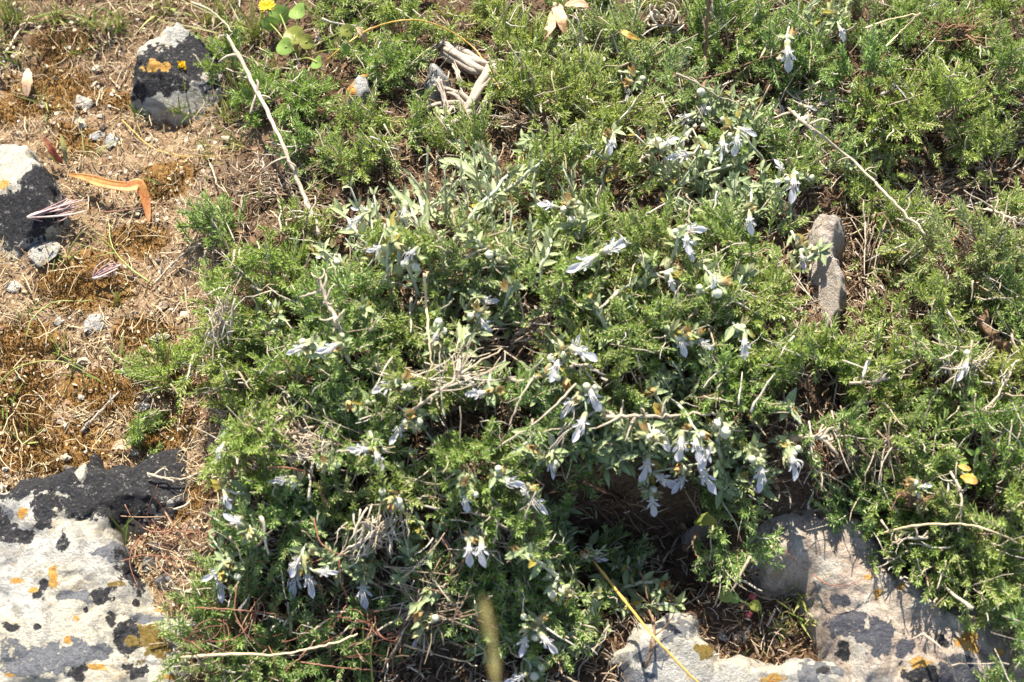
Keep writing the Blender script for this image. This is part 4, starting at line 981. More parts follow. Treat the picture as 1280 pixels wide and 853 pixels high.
S = [
 ('sprig with one small white flower near the upright brown stem, nearest to its left', [(787, 117, -120, .6)], [], {}),
 ('sprig with two lilac flowers stacked under a round white bud', [(852, 150, 205, .95), (878, 140, -110, .7)], [(876, 115, 12), (858, 160, 9), (868, 158, 8), (880, 158, 11)], dict(mat=P_)),
 ('sprig with a lilac lip pointing left beneath cream buds', [(856, 172, 230, .75), (850, 195, 190, .85)], [(884, 192, 9)], dict(base=(900, 240))),
 ('sprig with two cream buds and a pale open flower above a leaf rosette', [(838, 178, 35, .7)], [(815, 180, 13), (828, 184, 12)], dict(mat=P_, base=(845, 240))),
 ('sprig with two drooping pale lilac flowers side by side right of the bud cluster', [(902, 187, -95, .95), (920, 180, -100, .85), (934, 165, -25, .7)], [], dict(base=(960, 215), heads=3)),
 ('sprig with a dull white flower fading among silvery stems left of the bud cluster', [(764, 182, -100, .65)], [], dict(mat=P_)),
 ('sprig with one tall white flower hanging under the grey dead straws', [(985, 72, -85, 1.0)], [], dict(base=(1000, 20))),
 ('sprig with two white petals on a far pale straw', [(1168, 8, 10, .5), (1140, 14, 190, .6)], [], dict(base=(1110, 30), n=3)),
 ('far silvery sprig with a small white flower above the bluish thyme', [(1052, 42, -70, .6)], [], dict(mat=P_, base=(1075, 5))),
 ('sprig with a tiny white flower on the thick end of the tan stalk', [(1013, 136, -20, .5)], [(1003, 150, 9)], dict(n=3)),
 ('sprig with one bright lilac flower hanging beside pale buds on the shaded bank', [(991, 236, -95, .95), (974, 208, 120, .6)], [(972, 228, 9), (1015, 222, 8)], dict(base=(985, 290))),
 ('sprig with a small greyish lilac flower by the rock strip', [(1003, 326, -80, .6)], [], dict(base=(985, 290))),
 ('sprig with twin white flowers spreading to left and right', [(727, 330, 208, 1.1), (768, 308, 25, 1.05)], [], dict(base=(745, 365), heads=3)),
 ('sprig with a white lip to the right and two small petals under it', [(866, 286, -5, .85), (860, 305, -80, .7), (864, 318, -70, .5)], [(867, 303, 9)], dict(base=(835, 330))),
 ('sprig with a cream half open flower hanging in shade', [(938, 280, -85, .7)], [], dict(base=(940, 235), heads=3)),
 ('sprig with dried cream flower heads and one white petal left', [(684, 257, 170, .7)], [(705, 262, 9), (722, 255, 9)], dict(mat=P_, heads=8, base=(730, 300))),
 ('sprig with an ivory bud and long white stamens', [(892, 352, -100, .5)], [(897, 367, 12)], dict(mat=P_)),
 ('sprig with faded violet petal among thyme', [(840, 355, -80, .5)], [], dict(n=3)),
 ('silvery sprig with two white flowers one above the other, first by the long dry stem', [(443, 278, 220, .8), (451, 262, 170, .65)], [], dict(mat=P_, base=(470, 310))),
 ('sprig with an upright white flower under the arching silvery stem', [(507, 270, -85, .75)], [], dict(mat=P_, base=(530, 310))),
 ('sprig with one rounded pale lilac flower on whitish leaves', [(470, 311, 195, .7)], [], dict(mat=P_, base=(485, 350))),
 ('sprig with creamy flower cluster beside the top of the thin upright straw', [(513, 320, 230, .65)], [(505, 330, 9), (520, 335, 10)], dict(mat=P_, heads=4, base=(525, 360))),
 ('sprig with small lilac flower at the thyme rim by the long dry stem foot', [(404, 320, 190, .5)], [], dict(n=3, base=(430, 345))),
 ('sprig with lone lilac petal above the dark hollow', [(612, 374, -10, .65)], [], dict(base=(585, 395))),
 ('sprig with two creamy hooded flowers right of the thin upright straw', [(545, 422, -110, .55)], [(550, 408, 9), (540, 430, 10)], dict(base=(560, 460))),
 ('sprig with pale buds on silvery leaves above the lone lilac petal', [], [(612, 318, 11), (622, 316, 10)], dict(mat=P_, base=(640, 350), heads=3)),
 ('sprig with withered cream flower at the left rim of the dark hollow', [(606, 405, -50, .6)], [], dict(n=3, base=(580, 430), heads=3)),
 ('sprig with a starry white flower pointing left next to a lilac one', [(372, 437, 200, .8)], [], dict(mat=P_, base=(410, 465))),
 ('sprig with a lilac lip pointing left beside the dry stalk with spurs', [(410, 435, 200, .75)], [], dict(n=3, base=(440, 450))),
 ('sprig with a cream flower and long curved stamens on the green cushion', [(480, 485, 195, .85)], [(498, 478, 10)], dict(base=(520, 490), heads=3)),
 ('sprig with a lilac lip, striped stamens and one cream bud', [(497, 542, -125, .9)], [(524, 527, 10)], dict(base=(540, 510), heads=4)),
 ('sprig with a lilac flower pointing left and a withered one below', [(448, 562, 180, .8), (473, 575, -70, .7)], [], dict(base=(470, 530), heads=3)),
 ('sprig with small violet flower beside the dry twig bundle', [(595, 492, 185, .7)], [], dict(base=(620, 470))),
 ('sprig with white bud above the dry twig bundle', [], [(545, 427, 11)], dict(n=4, base=(570, 440))),
 ('sprig with a lilac flower and white bud near the curved red stem', [(352, 600, 190, .75)], [(367, 605, 10)], dict(base=(390, 580))),
 ('shaded sprig with two round buds below the left spreading flower', [], [(400, 583, 10), (422, 580, 10)], dict(base=(430, 550))),
 ('sprig with a hooded white flower between thyme and dead leaves', [(640, 602, -20, .75)], [], dict(base=(610, 585), heads=3)),
 ('sprig with a tall white bud and rusty calyces', [], [(497, 628, 13), (478, 615, 9)], dict(base=(520, 600), heads=5)),
 ('sprig with greyish faded flower below the dry twig bundle', [(583, 627, -85, .7)], [], dict(base=(580, 590))),
 ('sprig with a long white lip pointing right above small lilac one', [(730, 443, -25, .9), (718, 428, 60, .6)], [(690, 448, 12)], dict(base=(680, 430), heads=5)),
 ('sprig with a small lilac flower hanging under the long white lip', [(694, 462, -110, .8)], [(697, 472, 9)], dict(base=(720, 450), n=4)),
 ('sprig with one slim lilac flower left of the flower pair by thyme', [(853, 432, -75, .8)], [], dict(base=(830, 405))),
 ('sprig with a pale flower pointing right above the star shaped head', [(882, 430, -35, .7)], [], dict(base=(850, 410), n=4)),
 ('sprig with a white lilac flower under a round bud with reddish stalk', [(931, 434, -90, .85)], [(928, 410, 10)], dict(base=(915, 390))),
 ('sprig with three drooping flowers left of the horizontal tan stick', [(712, 508, -125, .9), (742, 498, -65, .9), (724, 535, -115, .95)], [], dict(base=(770, 505), heads=4)),
 ('sprig with a long lilac lip, leftmost of the dense hanging row', [(806, 586, -105, 1.0), (828, 549, -60, .85)], [], dict(base=(800, 535), heads=4, n=4, off=.062)),
 ('sprig with two hanging lilac flowers at the end of a thick pale stem', [(850, 560, -95, .95), (872, 562, -80, .95), (882, 572, -115, .9)], [], dict(base=(820, 495), n=2, heads=3, off=.050)),
 ('sprig with three lilac flowers over the dark hole, lowest of the hanging row', [(885, 600, -60, 1.0), (848, 604, -125, .9), (832, 600, -30, .85)], [], dict(base=(850, 545), heads=4, off=.085)),
 ('sprig with a half open flower hanging alone over the dark hole', [(816, 632, -80, .85)], [], dict(base=(795, 575), heads=3, off=.085)),
 ('sprig with two round cream buds and no open flower', [], [(897, 530, 15), (906, 541, 15)], dict(base=(905, 570), heads=4)),
 ('sprig with a lilac flower above the pinkish slab, near a yellowish dead one', [(950, 597, -95, .9)], [(940, 574, 9)], dict(base=(945, 555), heads=3, off=.05)),
 ('sprig with a white hooded flower hanging over the pinkish slab edge', [(990, 583, -80, .95)], [], dict(base=(985, 545), heads=3, off=.05)),
 ('sprig with small pale flower in fresh thyme above the hooded one', [(996, 522, -60, .5)], [], dict(n=3, base=(985, 500))),
 ('sprig with a single drooping lilac flower near the thick brown branch', [(1203, 463, -120, .8)], [], dict(n=3, base=(1215, 435))),
 ('sprig with tiny lilac petal in the dry tuft', [(1157, 608, 10, .45)], [], dict(n=2, base=(1150, 630))),
 ('sprig with a white lilac flower, lower right of the withered head', [(672, 628, -50, .95), (655, 612, 120, .6)], [], dict(base=(645, 640), heads=3)),
 ('sprig with faded greyish flower among leaves above the dark hole', [(688, 586, -70, .65)], [], dict(base=(705, 560))),
 ('sprig with four lilac flowers bunched together', [(370, 707, -115, .85), (369, 730, -105, .9), (387, 730, -75, .85), (408, 715, -5, .8)], [], dict(base=(390, 670), heads=4)),
 ('sprig with one slender lilac flower hanging below the dead brush', [(455, 743, -85, 1.0)], [], dict(base=(465, 695), heads=3)),
 ('sprig with twin lilac flowers hanging exactly side by side', [(587, 692, -90, .9), (603, 692, -85, .9)], [], dict(base=(600, 650), heads=4)),
 ('sprig with a small shaded lilac flower behind the blurred plume', [(522, 797, -115, .75)], [], dict(base=(535, 770))),
 ('sprig with a violet petal at the top of the golden stalk', [(750, 698, -10, .6)], [], dict(n=3, base=(735, 680))),
 ('sprig with two white globes on the thyme left of the dark hole', [], [(704, 738, 13), (690, 743, 11)], dict(base=(700, 710), heads=4, mat=P_)),
 ('sprig with a pale and a white flower hanging left of the limestone block', [(654, 806, -105, .85), (685, 804, -50, .95)], [], dict(base=(675, 765), heads=3)),
 ('sprig with whitish flowers at the nearest edge beside the plume', [(645, 848, 200, .8)], [(668, 845, 12)], dict(base=(655, 815))),
 ('sprig with a lilac flower at the litter edge above a drooping one', [(267, 718, -150, .8), (275, 736, -80, .85)], [], dict(base=(300, 700), heads=2, off=.008)),
 ('sprig with a white starry flower with yellow calyx at the cushion rim', [(292, 650, 150, .75)], [], dict(base=(330, 665), heads=5)),
 ('sprig with a bluish petal hanging over the right tip of the boulder', [(276, 566, -110, .7)], [], dict(base=(300, 545), n=3)),
 ('sprig with small violet petal between boulder tip and cushion', [(284, 626, -70, .6)], [], dict(base=(310, 610), n=2)),
]
for i, (lab, fl, bu, kw) in enumerate(S): sprig(lab, fl, bu, seed=i, **kw)

# leafy stems without flowers: base -> head
LS = [
 ('long silvery stem arching from the gnarled wood down into the leaves', (600, 245), (548, 140), P_, 7),
 ('silvery stem leaning right beside the smooth bluish stone', (620, 240), (565, 205), P_, 6),
 ('slanting silvery stem above the pale whitish leaves', (560, 330), (522, 235), P_, 8),
 ('silvery stem pointing far right, lying over the yellowish thyme', (600, 250), (680, 200), P_, 5),
 ('felted stem rising in front of the big flower cluster', (820, 250), (920, 205), 'germander', 6),
 ('short silvery shoot left of the twin cream buds', (780, 215), (725, 175), P_, 6),
 ('pale stem crossing the thyme right of the spreading flowers', (770, 420), (742, 380), 'germander', 4),
 ('thick pale stem above the hanging row of flowers', (838, 545), (815, 490), 'germander', 3),
 ('pale shoot lying on the dark leaves left of the hollow', (700, 520), (655, 560), 'germander', 6),
 ('upright leafy shoot by the foot of the golden stalk', (745, 790), (742, 745), 'germander', 6),
 ('shoot with paired leaves pointing at the white limestone block', (785, 770), (845, 755), 'germander', 5),
 ('greenish leaf shoot with rusty head by the dark hole', (765, 740), (828, 728), 'germander', 6),
 ('striped broad leaf shoot left of the dark hole', (700, 720), (650, 690), 'germander', 6),
 ('pale shoot between spreading flower and the thin upright straw', (560, 450), (600, 415), P_, 6),
 ('silvery shoot standing in the far thyme by a white flower', (1060, 60), (1040, 15), P_, 6),
 ('shoot with felted leaves beside the dead brush', (560, 740), (525, 755), 'germander', 6),
 ('grey shoot on the rim of the bluish thyme and rock strip', (985, 350), (1025, 315), 'germander', 5),
 ('pale shoot above the small creeping thyme', (330, 430), (345, 395), P_, 7),
 ('felted shoot in front of the ivory bud', (905, 400), (930, 345), 'germander', 5),
 ('silvery upright shoot left of the twin spreading flowers', (668, 345), (690, 300), P_, 7),
 ('silvery upright shoot between the rounded lilac flower and the upright straw top', (500, 335), (492, 290), P_, 7),
 ('whitish shoot leaning left over the thyme with white buds', (640, 345), (590, 300), P_, 6),
 ('silvery shoot with small leaves right under the dried cream heads', (720, 320), (730, 272), P_, 6),
 ('pale shoot above the lone lilac petal', (625, 400), (640, 355), P_, 6),
 ('silvery shoot beside the dry stalk with spurs', (470, 430), (455, 385), P_, 6),
 ('greyish shoot between the two cushions left of the dry stem over the hollow', (470, 500), (440, 505), 'germander', 6),
 ('silvery shoot right of the spreading flowers, above the ivory bud', (820, 385), (812, 330), P_, 6),
 ('long silvery bare shoot slanting over whitish narrow leaves', (560, 300), (640, 215), P_, 4),
 ('thin silvery shoot at the left end of the whitish leafy clump', (455, 300), (425, 265), P_, 6),
 ('grey felted stem with few leaves over the wide yellowish thyme', (705, 130), (770, 95), P_, 6),
]
for i, (lab, b, h, mt, n) in enumerate(LS):
    sprig(lab, [], [], base=b, head=h, n=n, seed=200 + i, mat=mt, heads=1, off=.016, name='leafy_sprig', group='leafy stems without flowers', L=.020, W=.0065)
# ------------------------------------------------------------------ single stems, twigs, straws
def smooth_path(pts, k=8):
    """Catmull-Rom through 3-D points"""
    p = np.array(pts); p = np.concatenate([[2 * p[0] - p[1]], p, [2 * p[-1] - p[-2]]]); out = []
    for i in range(1, len(p) - 2):
        t = np.linspace(0, 1, k, endpoint=False)[:, None]
        a, b, c, d = p[i - 1:i + 3]
        out.append(.5 * (2 * b + (c - a) * t + (2 * a - 5 * b + 4 * c - d) * t ** 2 + (3 * b - a - 3 * c + d) * t ** 3))
    return np.concatenate(out + [p[-2][None]])

def stem(name, label, cat, pts, rad, mat, off=.016, top=True, taper=.6, spurs=(), wob=.0006, group=None, sides=7, seed=0, lift=None, soft=True):
    """pts are photo pixels (x, y[, height above the plants]); spurs: (fraction along, angle, length px)"""
    r = np.random.default_rng(300 + seed + len(pts) * 7)
    if lift is None and soft and len(pts) > 1:
        Q = []
        zs = []
        for p in pts:
            h_ = hit(p[0], p[1], p[2] if len(p) > 2 else off, top); Q.append(h_)
    else: Q = [hit(p[0], p[1], p[2] if len(p) > 2 else off, top) for p in pts]
    if len(Q) == 2: Q = [Q[0], (Q[0] + Q[1]) / 2 + np.array([0, 0, .002]), Q[1]]
    P = smooth_path(Q, 8); K = len(P)
    P = P + r.normal(0, wob, P.shape) * np.linspace(.2, 1, K)[:, None]
    ra = rad * .68 * PX * np.linspace(1, taper, K) * (1 + np.interp(np.arange(K), np.linspace(0, K - 1, max(4, K // 3)), r.normal(0, .13, max(4, K // 3))))
    for f in r.uniform(.1, .95, K // 9): ra[int(f * (K - 1))] *= 1.35
    if mat.startswith('wood') and rad > 2: spurs = list(spurs) + [(f, r.uniform(0, 360), r.uniform(6, 20)) for f in r.uniform(.05, .95, 5)]
    mb = MB(); mb.tubes(P, ra, sides)
    for (f, ang, ln) in spurs:
        k = min(int(f * (K - 1)), K - 2); d = RGT * math.cos(R(ang)) + UPV * math.sin(R(ang)); d = norm(d + TOCAM * r.uniform(-.1, .4))
        t = np.linspace(0, 1, 6)[:, None]
        Pp = P[k] + d * t * ln * PX + r.normal(0, .0016, 3) * np.sin(t * 3.14) + r.normal(0, .0005, (6, 3)) * t
        mb.tubes(Pp, ra[k] * np.linspace(.75, .3, 6), 6)
    o = mb.build(name, MAT[mat], None, True, P[0])
    return tag(o, label, cat, group)

stem('dead_twig', 'long straight pale dry stem slanting from the grass down to the thyme', 'dead stem', [(285, 46, .05), (318, 108, .045), (348, 170, .035), (378, 240, .03), (400, 296, .02)], 3.6, 'wood_pale', taper=1.1, spurs=[(.12, 200, 26), (.3, 250, 30), (.62, 210, 34), (.8, -60, 26), (.9, 190, 30)], wob=.0010)
stem('dead_twig', 'thin pale forked stem at the top end of the long straight one', 'dead stem', [(240, 3, .05), (268, 16, .05), (290, 40, .05)], 2.0, 'wood_pale', spurs=[(.5, 170, 30), (.8, 220, 22)])
stem('dead_stalk', 'pale dry stalk with short spurs standing out of the green cushions', 'dead stem', [(398, 350, .03), (410, 378, .026), (424, 410, .02), (434, 442, .004)], 3.4, 'wood_pale', taper=1.1, spurs=[(.0, 70, 14), (.0, 130, 12), (.15, 200, 26), (.35, 60, 22), (.5, 190, 18), (.6, 50, 18)], wob=.0012)
stem('straw', 'thin upright straw in the leafy clump between lilac flowers', 'straw', [(530, 342, .02), (533, 380), (536, 420), (540, 466, .006)], 2.4, 'straw', spurs=[(.1, 60, 10), (.75, 40, 20)])
stem('brown_stalk', 'upright reddish brown stem among bright thyme at the far edge', 'stem', [(886, -8, .07), (884, 30, .05), (882, 70, .03), (880, 112, .010)], 3.2, 'wood_brown', taper=1)
stem('tan_stalk', 'long tan stalk slanting down to the right across the gully head', 'dead stem', [(985, 135, .02), (1004, 152, .02), (1062, 198, .03), (1110, 245, .035), (1158, 296, .012)], 3.2, 'wood_pale', taper=.7, spurs=[(.3, 10, 28), (.34, -60, 22), (.5, 200, 20), (.1, 200, 34), (.62, 20, 16)], wob=.0009)
stem('grass_stalk', 'arching grass stem turning from green to orange', 'grass stem', [(408, 76, .006), (430, 58, .02), (460, 38, .03), (500, 26, .04), (536, 28, .04), (575, 46, .03), (602, 72, .02), (625, 112, .006)], 1.9, 'gold_stem', wob=.0002, taper=.55)
stem('grass_stalk', 'straight golden yellow stalk ending over the white limestone block', 'grass stem', [(742, 702, .012), (775, 744, .035), (812, 790, .045), (845, 826, .05), (880, 862, .05)], 2.5, 'gold_stem', taper=.8, wob=.0002)
stem('brown_branch', 'thick weathered brown branch at the right, fraying into bark strips', 'branch', [(1222, 398, .006), (1240, 418, .008), (1262, 440, .008), (1295, 462, .006)], 9, 'wood_brown', taper=.8, spurs=[(.2, 110, 22), (.6, 70, 26), (.4, -70, 24)], wob=.0015, sides=10)
stem('pale_root', 'bare pale root lying across the black lichen of the boulder', 'root', [(184, 592, .006), (205, 598, .008), (232, 598, .008), (256, 588, .008), (276, 576, .012)], 2.4, 'wood_pale', top=False, spurs=[(.12, 20, 20), (.1, 160, 8)])
stem('dry_twig', 'grey dry twig on bare soil above the big boulder', 'twig', [(102, 540, .004), (126, 514, .007), (148, 490, .006)], 2.8, 'wood_grey', top=False, spurs=[(.45, 40, 12)])
stem('dry_twig', 'short pale twig under the small creeping thyme', 'twig', [(166, 515, .004), (178, 504, .008), (190, 494, .008)], 2.2, 'wood_pale', top=False, spurs=[(.6, 200, 14)])
stem('dry_twig', 'brown dry twig running up into the thyme tuft at the rim of the straw', 'twig', [(192, 356, .004), (212, 334, .008), (232, 316, .012), (252, 304, .012)], 2.6, 'wood_grey', top=False, spurs=[(.3, 100, 18), (.7, 60, 20)])
stem('straw', 'long pale straw lying across the red wires near the boulder', 'straw', [(226, 822, .01), (290, 818, .02), (350, 818, .02), (400, 808, .02), (448, 794, .012)], 2.4, 'straw', taper=.7)
stem('straw', 'long tan straw arching over the thyme above the slab', 'straw', [(1098, 668, .02), (1140, 658, .03), (1195, 655, .034), (1240, 664, .03), (1300, 690, .02)], 2.0, 'straw', taper=.7)
stem('tan_stick', 'horizontal tan stick lit by the sun among dark leaves', 'stick', [(752, 522, .012), (800, 520, .016), (850, 520, .016), (895, 516, .012)], 3.4, 'wood_pale', spurs=[(.15, 150, 46), (.2, 200, 40), (.3, 250, 30), (.5, 70, 22), (.05, 120, 34)], wob=.0012)
stem('brown_stick', 'thick bent brown stick at the bottom of the dark hollow', 'stick', [(598, 474, .004), (622, 470, .008), (655, 476, .008), (700, 462, .01), (735, 458, .01), (760, 478, .008)], 3.4, 'wood_grey', spurs=[(.3, 100, 30), (.6, 40, 34), (.75, -50, 30)], wob=.0014)
stem('dead_twig', 'straight dry stem crossing the hollow from the twig bundle to upper right', 'dead stem', [(505, 520, .014), (545, 492, .02), (585, 462, .024), (632, 434, .02)], 2.6, 'wood_pale', spurs=[(.5, 95, 32), (.55, 70, 30), (.45, 20, 60), (.6, 50, 40), (.4, 10, 40)])
stem('dead_twig', 'thin pale stem from the hanging flower trio down left to the shaded leaves', 'dead stem', [(668, 470, .02), (652, 496, .018), (636, 532, .012)], 1.8, 'wood_pale', spurs=[(.5, 200, 20)])
stem('dead_twig', 'pale bent stem lower left of the flower trio', 'dead stem', [(720, 480, .012), (680, 520, .018), (628, 556, .012), (556, 600, .006)], 2.0, 'wood_pale', spurs=[(.4, 250, 22), (.7, 100, 18)])
stem('curved_twig', 'pale hooked twig in straw right of the orange leaf', 'twig', [(262, 204, .008), (268, 218, .012), (272, 232, .01), (286, 242, .004)], 2.0, 'wood_pale', top=False)
stem('grass_stalk', 'yellow grass stem bowed over moss at the left edge', 'grass stem', [(-5, 484, .004), (18, 462, .02), (50, 452, .026), (86, 455, .022), (134, 482, .004)], 1.5, 'green_stem', top=False, wob=.0002)
stem('grass_stalk', 'forked yellow green grass stem lying on the straw below the orange leaf', 'grass stem', [(192, 356, .004), (166, 338, .01), (146, 318, .012), (138, 300, .012), (136, 280, .01)], 1.9, 'green_stem', top=False, spurs=[(.6, 150, 46), (.55, 135, 60), (.5, 165, 60), (.55, 195, 30)], wob=.0003)
stem('straw', 'pale kinked straw on bare soil below the lichened white stone', 'straw', [(32, 425, .004), (40, 400, .01), (62, 380, .012), (90, 376, .01), (118, 377, .004)], 1.5, 'green_stem', top=False)
stem('straw', 'fine orange straw bowed left of the long dry stem', 'straw', [(152, 150, .004), (190, 184, .01), (235, 196, .012), (290, 194, .006)], 1.2, 'gold_stem', top=False)
stem('straw', 'straight pinkish straw lying under the bent tip of the orange leaf', 'straw', [(124, 266, .003), (165, 262, .006), (205, 252, .004)], 1.2, 'red_stem', top=False)
stem('red_wire', 'curved red wiry stem over shaded thyme left of the dead brush', 'red stem', [(334, 584, .016), (366, 586, .022), (390, 596, .02), (402, 616, .016), (410, 636, .008)], 1.7, 'red_stem', spurs=[(.7, -60, 16), (.9, 10, 20)], group='red wiry stems')
stem('red_wire', 'long red wire from the rusty calyces down past the slender flower', 'red stem', [(392, 648, .014), (400, 676, .018), (420, 692, .018), (446, 697, .014)], 1.3, 'red_stem', group='red wiry stems')
stem('red_wire', 'thin red wire hanging beside the slender flower', 'red stem', [(424, 700, .01), (426, 728, .016), (434, 750, .014), (424, 772, .01), (405, 790, .006)], 1.4, 'red_stem', group='red wiry stems')
stem('red_wire', 'red wire crossing the litter towards the white boulder', 'red stem', [(152, 702, .008), (180, 694, .012), (214, 698, .012), (240, 704, .006)], 1.2, 'red_stem', top=False, group='red wiry stems')
stem('red_wire', 'dark red wire at the cushion foot above the pale straw', 'red stem', [(244, 760, .012), (290, 762, .02), (330, 766, .016), (362, 774, .01)], 1.3, 'red_stem', group='red wiry stems')
stem('red_wire', 'upright red wire looping at the boulder side', 'red stem', [(296, 732, .016), (294, 766, .018), (310, 796, .016), (330, 812, .008)], 1.1, 'red_stem', group='red wiry stems')
stem('red_wire', 'red wire with light end at the nearest edge of the shaded thyme', 'red stem', [(376, 828, .016), (420, 834, .018), (462, 838, .014), (500, 846, .01)], 1.3, 'red_stem', group='red wiry stems')
stem('red_wire', 'loose red wire rising diagonally over the pale straw', 'red stem', [(350, 852, .02), (362, 834, .022), (385, 812, .02), (402, 792, .012)], 1.1, 'red_stem', group='red wiry stems')
stem('red_wire', 'dark red wire bowed over the pinkish slab', 'red stem', [(1016, 718, .006), (1034, 730, .014), (1056, 732, .014), (1078, 724, .012), (1090, 712, .012)], 1.0, 'red_stem', top=False, group='red wiry stems')
stem('red_wire', 'red wire running into the hollow of the slab', 'red stem', [(962, 676, .01), (985, 692, .012), (998, 706, .006)], 1.4, 'red_stem', top=False, group='red wiry stems')
stem('red_wire', 'short red wire over the top of the boulder litter', 'red stem', [(200, 668, .01), (224, 664, .014), (262, 668, .01)], 1.1, 'red_stem', top=False, group='red wiry stems')
stem('straw', 'pale straw with dark base standing over grey lichen at the slab front', 'straw', [(1154, 792, .02), (1180, 815, .024), (1196, 852, .012)], 2.0, 'wood_pale', top=False, spurs=[(.0, 200, 16), (.8, 10, 16)])
stem('grey_twig', 'grey dead twig lying in the gap of the far right thyme', 'twig', [(1102, 118, .008), (1130, 108, .014), (1152, 104, .014), (1184, 90, .01)], 3.0, 'wood_grey', spurs=[(.2, 150, 26), (.35, 80, 22), (.5, -80, 24), (.7, 90, 14), (.6, -100, 20)], wob=.0013)
stem('silver_twig', 'silver grey branching dead twig at the far right', 'twig', [(1232, 262, .01), (1255, 268, .02), (1275, 280, .02), (1300, 284, .02)], 2.6, 'wood_pale', spurs=[(.1, 170, 40), (.2, 150, 50), (.4, 80, 24), (.5, -80, 26), (.7, 60, 24), (.35, -110, 24)], wob=.0012)
stem('silver_twig', 'thin silvery dead twig in the shade above the branching one', 'twig', [(1185, 265, .008), (1215, 256, .014), (1250, 246, .014), (1282, 236, .012)], 2.0, 'wood_grey', spurs=[(.3, 70, 26), (.5, 90, 30), (.7, 50, 20), (.6, 100, 40)])
stem('silver_twig', 'curved grey dead twig across the thyme by the drooping lilac flower', 'twig', [(1200, 518, .01), (1235, 508, .016), (1258, 476, .016), (1276, 448, .012)], 2.2, 'wood_pale', spurs=[(.3, 200, 26), (.6, 100, 22)])
stem('pale_twig', 'short bright twig in the gap right of the fresh cushion', 'twig', [(1062, 479, .016), (1086, 478, .02), (1112, 472, .016)], 2.2, 'wood_pale')
stem('pale_twig', 'tan bowed twig at the top of the dark gap above the slab', 'twig', [(1018, 588, .012), (1040, 596, .016), (1056, 606, .014), (1066, 614, .01)], 2.0, 'straw')
stem('brown_branch', 'bare light brown branch stub showing under fresh thyme left of the dark gap', 'branch', [(990, 548, .004), (1014, 546, .008), (1040, 548, .006)], 5, 'wood_pale', spurs=[(.8, -50, 30), (.5, -80, 24)], wob=.001)
stem('pale_twig', 'white dead twig with knots in the lowest right thyme', 'twig', [(1188, 590, .014), (1200, 612, .02), (1202, 640, .018), (1198, 664, .012)], 2.2, 'wood_pale', spurs=[(.4, 60, 22), (.6, 150, 16)])
stem('pale_twig', 'pale twig reaching left from the thyme towards the slab', 'twig', [(1160, 672, .024), (1132, 674, .026), (1112, 682, .02)], 2.6, 'wood_pale', spurs=[(.3, 100, 16), (.6, 240, 18)])
stem('dead_twig', 'brown bare stem rising in the dark hole towards the leafy clump', 'dead stem', [(806, 836, .004), (818, 800, .01), (812, 758, .014), (800, 712, .016)], 2.6, 'wood_brown', spurs=[(.4, 50, 40), (.7, 130, 30)], wob=.001)
stem('dead_twig', 'bare stem hanging over the dark hole below the hanging row', 'dead stem', [(856, 612, .016), (876, 652, .012), (866, 680, .01), (874, 700, .008)], 2.2, 'wood_brown', spurs=[(.3, 250, 24)])
stem('dead_twig', 'pale forked stem in front of the brown bank', 'dead stem', [(896, 560, .014), (906, 594, .016), (920, 640, .01)], 1.8, 'straw', top=False)
stem('dead_twig', 'dark bare stem under the leaf rosette of the twin buds', 'dead stem', [(748, 510, .01), (700, 548, .014), (660, 596, .008)], 2.0, 'wood_grey', spurs=[(.4, 230, 24), (.7, 160, 22)])
stem('grass_stalk', 'yellowish upright grass stem, left of the two before the dead brush', 'grass stem', [(448, 860, .004), (452, 820, .03), (454, 785, .04), (450, 762, .045)], 2.0, 'green_stem', top=False, wob=.0003)
stem('grass_stalk', 'greenish upright grass stem, right of the two before the dead brush', 'grass stem', [(466, 862, .004), (464, 820, .04), (467, 780, .05)], 2.0, 'green_stem', top=False, wob=.0003)
stem('straw', 'thin bright straw in front of the small shaded lilac flower', 'straw', [(505, 806, .012), (545, 818, .018), (596, 832, .012)], 1.6, 'straw')
stem('straw', 'stiff white straw slanting left of the slender flower', 'straw', [(388, 793, .014), (408, 776, .016)], 2.0, 'straw')
stem('straw', 'pale far straw lying over the bluish thyme', 'straw', [(1083, 35, .026), (1115, 24, .03), (1150, 17, .028)], 2.0, 'straw')
stem('straw', 'tan far straw meeting the pale one at its tip', 'straw', [(1108, 58, .02), (1128, 38, .028), (1150, 16, .028)], 1.6, 'straw')
stem('brown_twig', 'reddish brown twig crossing the upright stem foot to upper right', 'twig', [(870, 100, .016), (905, 92, .024), (940, 78, .026), (975, 66, .018)], 1.9, 'wood_brown', spurs=[(.5, -60, 30)])
stem('brown_twig', 'light brown twig above the flower pair by the upright stem', 'twig', [(845, 92, .018), (872, 104, .022), (900, 122, .016), (925, 128, .01)], 2.0, 'wood_pale', spurs=[(.4, 160, 24), (.7, 60, 22)])

